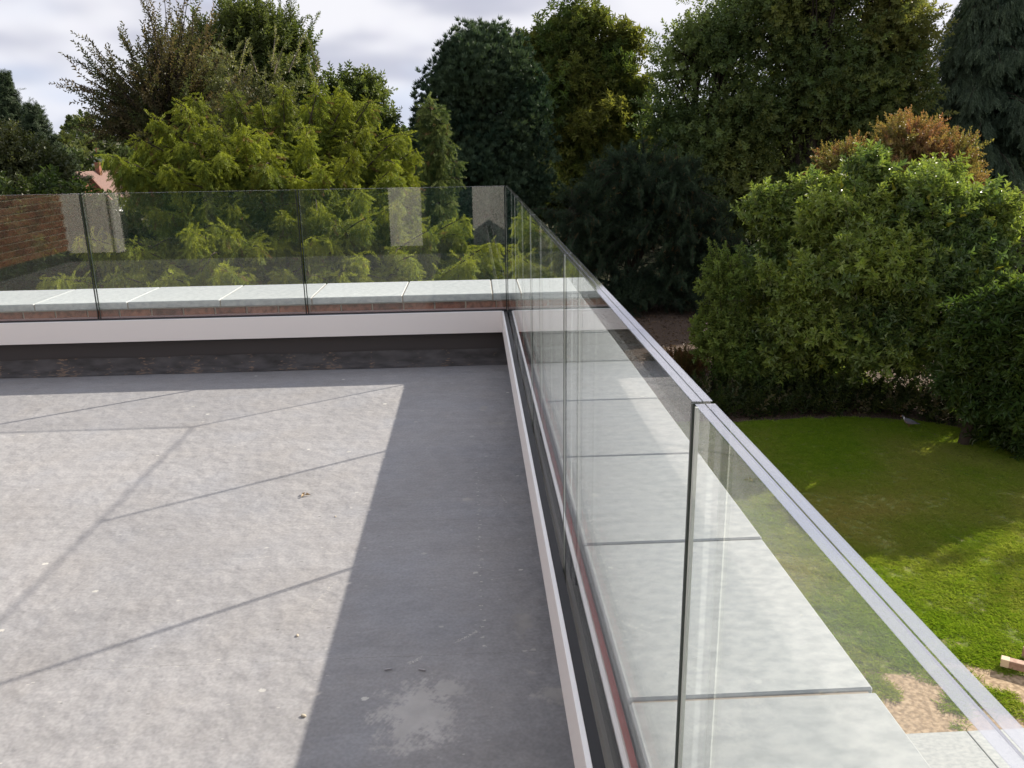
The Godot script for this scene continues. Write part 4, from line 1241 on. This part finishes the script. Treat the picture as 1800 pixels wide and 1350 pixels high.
func garden() -> void:
	var lawn := PackedVector2Array([Vector2(0.3, 0.9), Vector2(0.3, -7.7), Vector2(2.6, -7.55), Vector2(4.2, -7.4), Vector2(6.3, -7.5), Vector2(7.4, -7.15), Vector2(8.2, -6.3), Vector2(9.2, -5.6), Vector2(11.0, -4.6), Vector2(14.0, -3.6), Vector2(16.0, 0.9)])
	var lt := noise_tex(171, 0.03, 512, [Color(0.10, 0.115, 0.03), Color(0.14, 0.18, 0.035), Color(0.21, 0.20, 0.07)], [0.25, 0.5, 0.8], 5)
	struct("lawn", flat_sheet(lawn, G), tri_mat(lt, 2.2, 0.95))
	var soil := PackedVector2Array([Vector2(2.0, 0.9), Vector2(2.0, -0.25), Vector2(2.9, -0.55), Vector2(3.5, -0.35), Vector2(4.1, -0.5), Vector2(4.9, -0.1), Vector2(5.6, 0.1), Vector2(5.8, 0.9)])
	var bt := noise_tex(172, 0.05, 512, [Color(0.20, 0.145, 0.09), Color(0.29, 0.215, 0.135), Color(0.40, 0.31, 0.21)], [0.25, 0.5, 0.8], 6)
	var bb := noise_tex(173, 0.06, 512, [], [], 6)
	struct("bare_soil", flat_sheet(soil, G + 0.004), tri_mat(bt, 1.6, 0.95, bb, 0.35))
	var bed := PackedVector2Array([Vector2(0.3, -7.7), Vector2(2.6, -7.55), Vector2(4.2, -7.4), Vector2(6.3, -7.5), Vector2(7.4, -7.15), Vector2(8.2, -6.3), Vector2(9.2, -5.6), Vector2(13.0, -7.0), Vector2(14.0, -19.0), Vector2(0.3, -19.0)])
	var mt := noise_tex(174, 0.07, 512, [Color(0.045, 0.028, 0.018), Color(0.085, 0.055, 0.038), Color(0.15, 0.10, 0.07)], [0.25, 0.52, 0.8], 6)
	struct("flower_bed", flat_sheet(bed, G - 0.004), tri_mat(mt, 1.5, 0.95, bb, 4.0))
	# dead leaves on the bed
	rng.seed = 175
	var st := begin()
	add_leaf(st, Vector3(-0.03, 0, 0), Vector3.RIGHT, Vector3.UP, 0.07, 0.04, 0.2, 0.1, Color(1, 1, 1))
	var xf: Array = []
	var cols := PackedColorArray()
	for i in 5200:
		var p := Vector3(rng.randf_range(1.0, 9.0), G + rng.randf_range(0.005, 0.02), rng.randf_range(-18.0, -7.6))
		xf.append(Transform3D(frame((Vector3.UP + rv() * 0.5).normalized(), rng.randf() * TAU, rng.randf_range(0.6, 1.5)), p))
		var c := Color(0.07, 0.045, 0.03).lerp(Color(0.22, 0.15, 0.10), pow(rng.randf(), 2.0))
		cols.append(c)
	var ll := many("leaf_litter", st.commit(), M.leaf, self, xf, cols)
	tag(ll, "brown dead leaves scattered over the bare bed under the dark yew", "leaf litter")
	grass(lawn, soil)
	edging()
	# patio slabs below
	var pt := struct("patio", bmesh(Vector3(5.6, 0.1, 6.2)), M.mortar, Vector3(3.3, G - 0.03, 3.575))
	var k := 0
	for i in 6:
		for j in 7:
			var x0 := 0.53 + i * 0.775
			part_n("paving_slab", k, cbox(Vector3(0.767, 0.04, 0.887), 0.004), M.coping[(i + j * 2) % 3], pt, Vector3(x0 + 0.385, G + 0.045, 0.475 + j * 0.895 + 0.4435) - pt.position)
			k += 1
	# timber offcuts on the grass
	var wood := tri_mat(noise_tex(181, 0.03, 256, [Color(0.26, 0.15, 0.11), Color(0.36, 0.23, 0.17), Color(0.44, 0.30, 0.23)], [0.2, 0.5, 0.8]), 0.6, 0.75)
	var end := mat(Color(0.62, 0.49, 0.35), 0.8, 0.3)
	var ta := thing("timber_length", "pinkish brown timber length with a sawn pale end lying on the grass", "timber", Vector3(4.47, G + 0.05, -0.40), "timber offcuts on the lawn")
	ta.rotation = Vector3(0, -0.62, 0.02)
	part("beam", cbox(Vector3(2.2, 0.075, 0.075), 0.004), wood, ta, Vector3(1.13, 0.02, 0.0))
	part("sawn_end", cbox(Vector3(0.07, 0.077, 0.077), 0.004), end, ta, Vector3(0.03, 0.021, 0.0))
	var tb := thing("timber_length", "thin dark brown board on edge beside the sawn timber on the grass", "timber", Vector3(4.72, G + 0.06, -0.52), "timber offcuts on the lawn")
	tb.rotation = Vector3(0, -0.66, 0.0)
	part("board", cbox(Vector3(2.0, 0.11, 0.022), 0.003), wood, tb, Vector3(1.02, 0.02, 0.0))
	pigeon()
	foxglove()

func grass(lawn: PackedVector2Array, soil: PackedVector2Array) -> void:
	rng.seed = 191
	var meshes: Array = [turf(192, 26, 0.055, 0.075), turf(193, 26, 0.042, 0.09)]
	var dryn := noise(194, 0.35, 3)
	var clump := noise(195, 1.6, 2)
	for mi in 2:
		var xf: Array = []
		var cols := PackedColorArray()
		for i in 34000:
			var x := rng.randf_range(1.6, 10.5)
			var z := rng.randf_range(-7.6, 0.45)
			var q := Vector2(x, z)
			if not Geometry2D.is_point_in_polygon(q, lawn):
				continue
			var c := clump.get_noise_2d(x, z)
			if Geometry2D.is_point_in_polygon(q, soil):
				if c < 0.30 - 0.5 * smoothstep(0.1, -0.5, z) or rng.randf() < 0.35:
					continue
			elif z > -1.1 and c < -0.12 + (z + 1.1) * 0.18 and rng.randf() < 0.55:
				continue
			var band := smoothstep(-6.3, -4.2, z + 0.12 * (x - 5.0)) * (1.0 - smoothstep(-2.6, -1.0, z + 0.1 * (x - 5.0)))
			var dry := clampf(band * 0.55 + dryn.get_noise_2d(x, z) * 0.7 + rng.randf_range(-0.2, 0.2), 0.0, 1.0)
			var hgt := rng.randf_range(0.6, 1.1) * (1.0 + 0.5 * maxf(c, -0.3)) * (0.75 if dry > 0.5 else 1.0)
			xf.append(Transform3D(frame((Vector3.UP + rv() * 0.25).normalized(), rng.randf() * TAU, hgt), Vector3(x, G + 0.002, z)))
			var g := Color(0.17, 0.30, 0.022).lerp(Color(0.29, 0.41, 0.04), rng.randf())
			var d := Color(0.40, 0.36, 0.12).lerp(Color(0.52, 0.46, 0.18), rng.randf())
			var cc := g.lerp(d, dry)
			cols.append(cc)
		var o := many("grass", meshes[mi], M.grass, self, xf, cols)
		o.name = numbered("grass")
		tag(o, ["longer green blades of the garden lawn", "short worn turf of the garden lawn between the longer blades"][mi], "grass")

func edging() -> void:
	# ground cover along the far edge of the lawn
	rng.seed = 197
	var fern := sprig(198, 18, 0.34, 0.10, 0.4, 1.0, 0.3)
	var xf: Array = []
	var cols := PackedColorArray()
	for i in 1500:
		var t := rng.randf()
		var x := lerpf(3.2, 9.4, t)
		var z := -7.55 - rng.randf() * 1.3 + (smoothstep(6.4, 9.4, x) * 1.9)
		var p := Vector3(x, G + rng.randf_range(0.0, 0.25), z)
		xf.append(Transform3D(frame((Vector3.UP + rv() * 0.8).normalized(), rng.randf() * TAU, rng.randf_range(0.5, 1.2)), p))
		var c := Color(0.025, 0.045, 0.015).lerp(Color(0.075, 0.10, 0.03), pow(rng.randf(), 1.5))
		if rng.randf() < 0.12:
			c = Color(0.15, 0.14, 0.09)
		cols.append(c)
	var o := many("ground_cover", fern, M.leaf, self, xf, cols)
	tag(o, "low dark ground cover along the edge of the lawn under the magnolia", "ground cover")
	# heather on the bed
	xf = []
	cols = PackedColorArray()
	var h := thing("heather_clump", "low rusty green heather clump on the bare bed next to the glass edge", "heather", Vector3(3.95, G, -10.6))
	for i in 420:
		var u := ball()
		var p := u * Vector3(0.65, 0.22, 0.55) + Vector3(0, 0.15, 0)
		xf.append(Transform3D(frame((Vector3.UP + u * 0.7 + rv() * 0.4).normalized(), rng.randf() * TAU, rng.randf_range(0.4, 0.8)), p))
		cols.append(Color(0.07, 0.075, 0.025).lerp(Color(0.16, 0.08, 0.05), rng.randf()))
	part("stem", cbox(Vector3(0.3, 0.06, 0.3), 0.02), M.bark, h, Vector3(0, 0.02, 0))
	many("foliage", fern, M.leaf, h, xf, cols)

func foxglove() -> void:
	rng.seed = 199
	var o := thing("pink_flower", "small bright pink flower spike by the foot of the magnolia", "flower", Vector3(4.5, G, -9.1))
	var st := begin()
	add_tube(st, PackedVector3Array([Vector3.ZERO, Vector3(0.02, 0.3, 0), Vector3(0.05, 0.62, 0.02)]), 0.008, 0.004, 5)
	st.generate_normals()
	part("stem", st.commit(), mat(Color(0.05, 0.08, 0.02), 0.7, 0.3), o)
	var pm := mat(Color(0.50, 0.06, 0.30), 0.6, 0.3)
	var pet := begin()
	for i in 5:
		var a := TAU * i / 5.0
		add_leaf(pet, Vector3.ZERO, Vector3(cos(a), 0.5, sin(a)).normalized(), Vector3.UP, 0.055, 0.04, 0.1, 0.1, Color(1, 1, 1))
	var pmesh := pet.commit()
	for i in 16:
		var x := part_n("blossom", i, pmesh, pm, o, Vector3(0.03 + rng.randf_range(-0.05, 0.05), 0.30 + i * 0.022, rng.randf_range(-0.05, 0.05)))
		x.basis = frame((Vector3.UP * 0.4 + rv()).normalized(), rng.randf() * TAU, 1.0 - i * 0.03)

func pigeon() -> void:
	var o := thing("pigeon", "grey wood pigeon with a white neck patch on the shaded lawn", "bird", Vector3(6.98, G, -6.87))
	o.rotation.y = 2.6
	o.scale = Vector3.ONE * 0.82
	# one skin from tail over body and neck to the bill; +x is forward
	var sp := [[-0.20, 0.115, 0.004, 0.022], [-0.15, 0.118, 0.010, 0.030], [-0.10, 0.125, 0.028, 0.040], [-0.05, 0.130, 0.048, 0.056], [0.01, 0.138, 0.060, 0.066], [0.06, 0.150, 0.056, 0.060], [0.095, 0.175, 0.040, 0.042], [0.112, 0.205, 0.028, 0.028], [0.124, 0.228, 0.026, 0.024], [0.142, 0.236, 0.023, 0.021], [0.158, 0.232, 0.010, 0.009], [0.176, 0.224, 0.004, 0.004], [0.186, 0.220, 0.001, 0.001]]
	var st := begin()
	st.set_smooth_group(0)
	var sides := 14
	for i in sp.size() - 1:
		for k in sides:
			var q: Array = []
			for e in [[i, k], [i, k + 1], [i + 1, k + 1], [i + 1, k]]:
				var a: float = TAU * e[1] / sides
				var r: Array = sp[e[0]]
				q.append(Vector3(r[0], r[1] + sin(a) * r[2], cos(a) * r[3]))
			var c := Color(0.10, 0.105, 0.125)
			if i == 6:
				c = Color(0.65, 0.65, 0.66) if sin(TAU * (k + 0.5) / sides) > -0.3 else Color(0.25, 0.18, 0.19)
			elif i >= 3 and i < 6 and sin(TAU * (k + 0.5) / sides) < -0.2:
				c = Color(0.24, 0.18, 0.19)
			elif i >= 10:
				c = Color(0.45, 0.25, 0.10)
			elif i <= 1:
				c = Color(0.07, 0.07, 0.08)
			st.set_color(c)
			for v in [q[0], q[1], q[2], q[0], q[2], q[3]]:
				st.add_vertex(v)
	st.generate_normals()
	var m := mat(Color(1, 1, 1), 0.75, 0.3)
	m.vertex_color_use_as_albedo = true
	part("body", st.commit(), m, o)
	for s in [-1.0, 1.0]:
		var w := begin()
		w.set_color(Color(0.11, 0.11, 0.13))
		var f := [Vector3(0.06, 0.165, s * 0.058), Vector3(0.02, 0.115, s * 0.070), Vector3(-0.08, 0.112, s * 0.056), Vector3(-0.16, 0.122, s * 0.030), Vector3(-0.06, 0.165, s * 0.048)]
		for i in 3:
			w.add_vertex(f[0]); w.add_vertex(f[i + 1]); w.add_vertex(f[i + 2])
		w.generate_normals()
		part("wing", w.commit(), m, o)
		var l := begin()
		l.set_color(Color(0.35, 0.12, 0.10))
		add_tube(l, PackedVector3Array([Vector3(0.0, 0.09, s * 0.025), Vector3(-0.005, 0.04, s * 0.025), Vector3(0.005, 0.0, s * 0.025), Vector3(0.035, 0.004, s * 0.028)]), 0.006, 0.004, 5)
		l.generate_normals()
		part("leg", l.commit(), m, o)

func deck_litter() -> void:
	rng.seed = 211
	var o := thing("dry_leaf", "small pale curled leaf on the sunlit roof deck", "leaf", Vector3(-1.05, 0.004, 2.32))
	var st := begin()
	for i in 3:
		add_leaf(st, Vector3.ZERO, Vector3(cos(i * 2.0), 0.35, sin(i * 2.0)).normalized(), Vector3.UP, 0.028, 0.012, 0.3, 0.3, Color(1, 1, 1))
	part("blade", st.commit(), mat(Color(0.42, 0.33, 0.22), 0.8, 0.3), o)
	var stone := mat(Color(0.45, 0.41, 0.33), 0.85, 0.3)
	var spots := [[-0.85, 3.48, "cream pebble on the sunlit deck near the shadow edge", 0.005], [-0.75, 3.89, "larger cream pebble on the sunlit deck, closer to the house", 0.006], [-0.87, 2.56, "tiny grey pebble on the deck not far from the curled leaf", 0.004]]
	for q in spots:
		var p := thing("pebble", q[2], "pebble", Vector3(q[0], 0.0, q[1]), "loose pebbles on the deck")
		var s := SphereMesh.new()
		s.radius = q[3]
		s.height = q[3] * 1.3
		s.radial_segments = 10
		s.rings = 6
		var e := part("stone", s, stone, p, Vector3(0, q[3] * 0.55, 0))
		e.scale = Vector3(1.5, 1.0, 0.9)
		e.rotation.y = q[0] * 9.0
	var nail := mat(Color(0.35, 0.34, 0.36), 0.4, 0.5, 0.6)
	for q in [[-0.53, 3.69, 0.15, "grey metal offcut on the shaded deck above the cement smear"], [-0.425, 3.70, -0.3, "second grey offcut on the shaded deck, closer to the channel"]]:
		var p := thing("metal_offcut", q[3], "offcut", Vector3(q[0], 0.005, q[1]), "metal offcuts on the deck")
		p.rotation.y = q[2]
		part("rod", cbox(Vector3(0.024, 0.005, 0.005), 0.0015), nail, p)
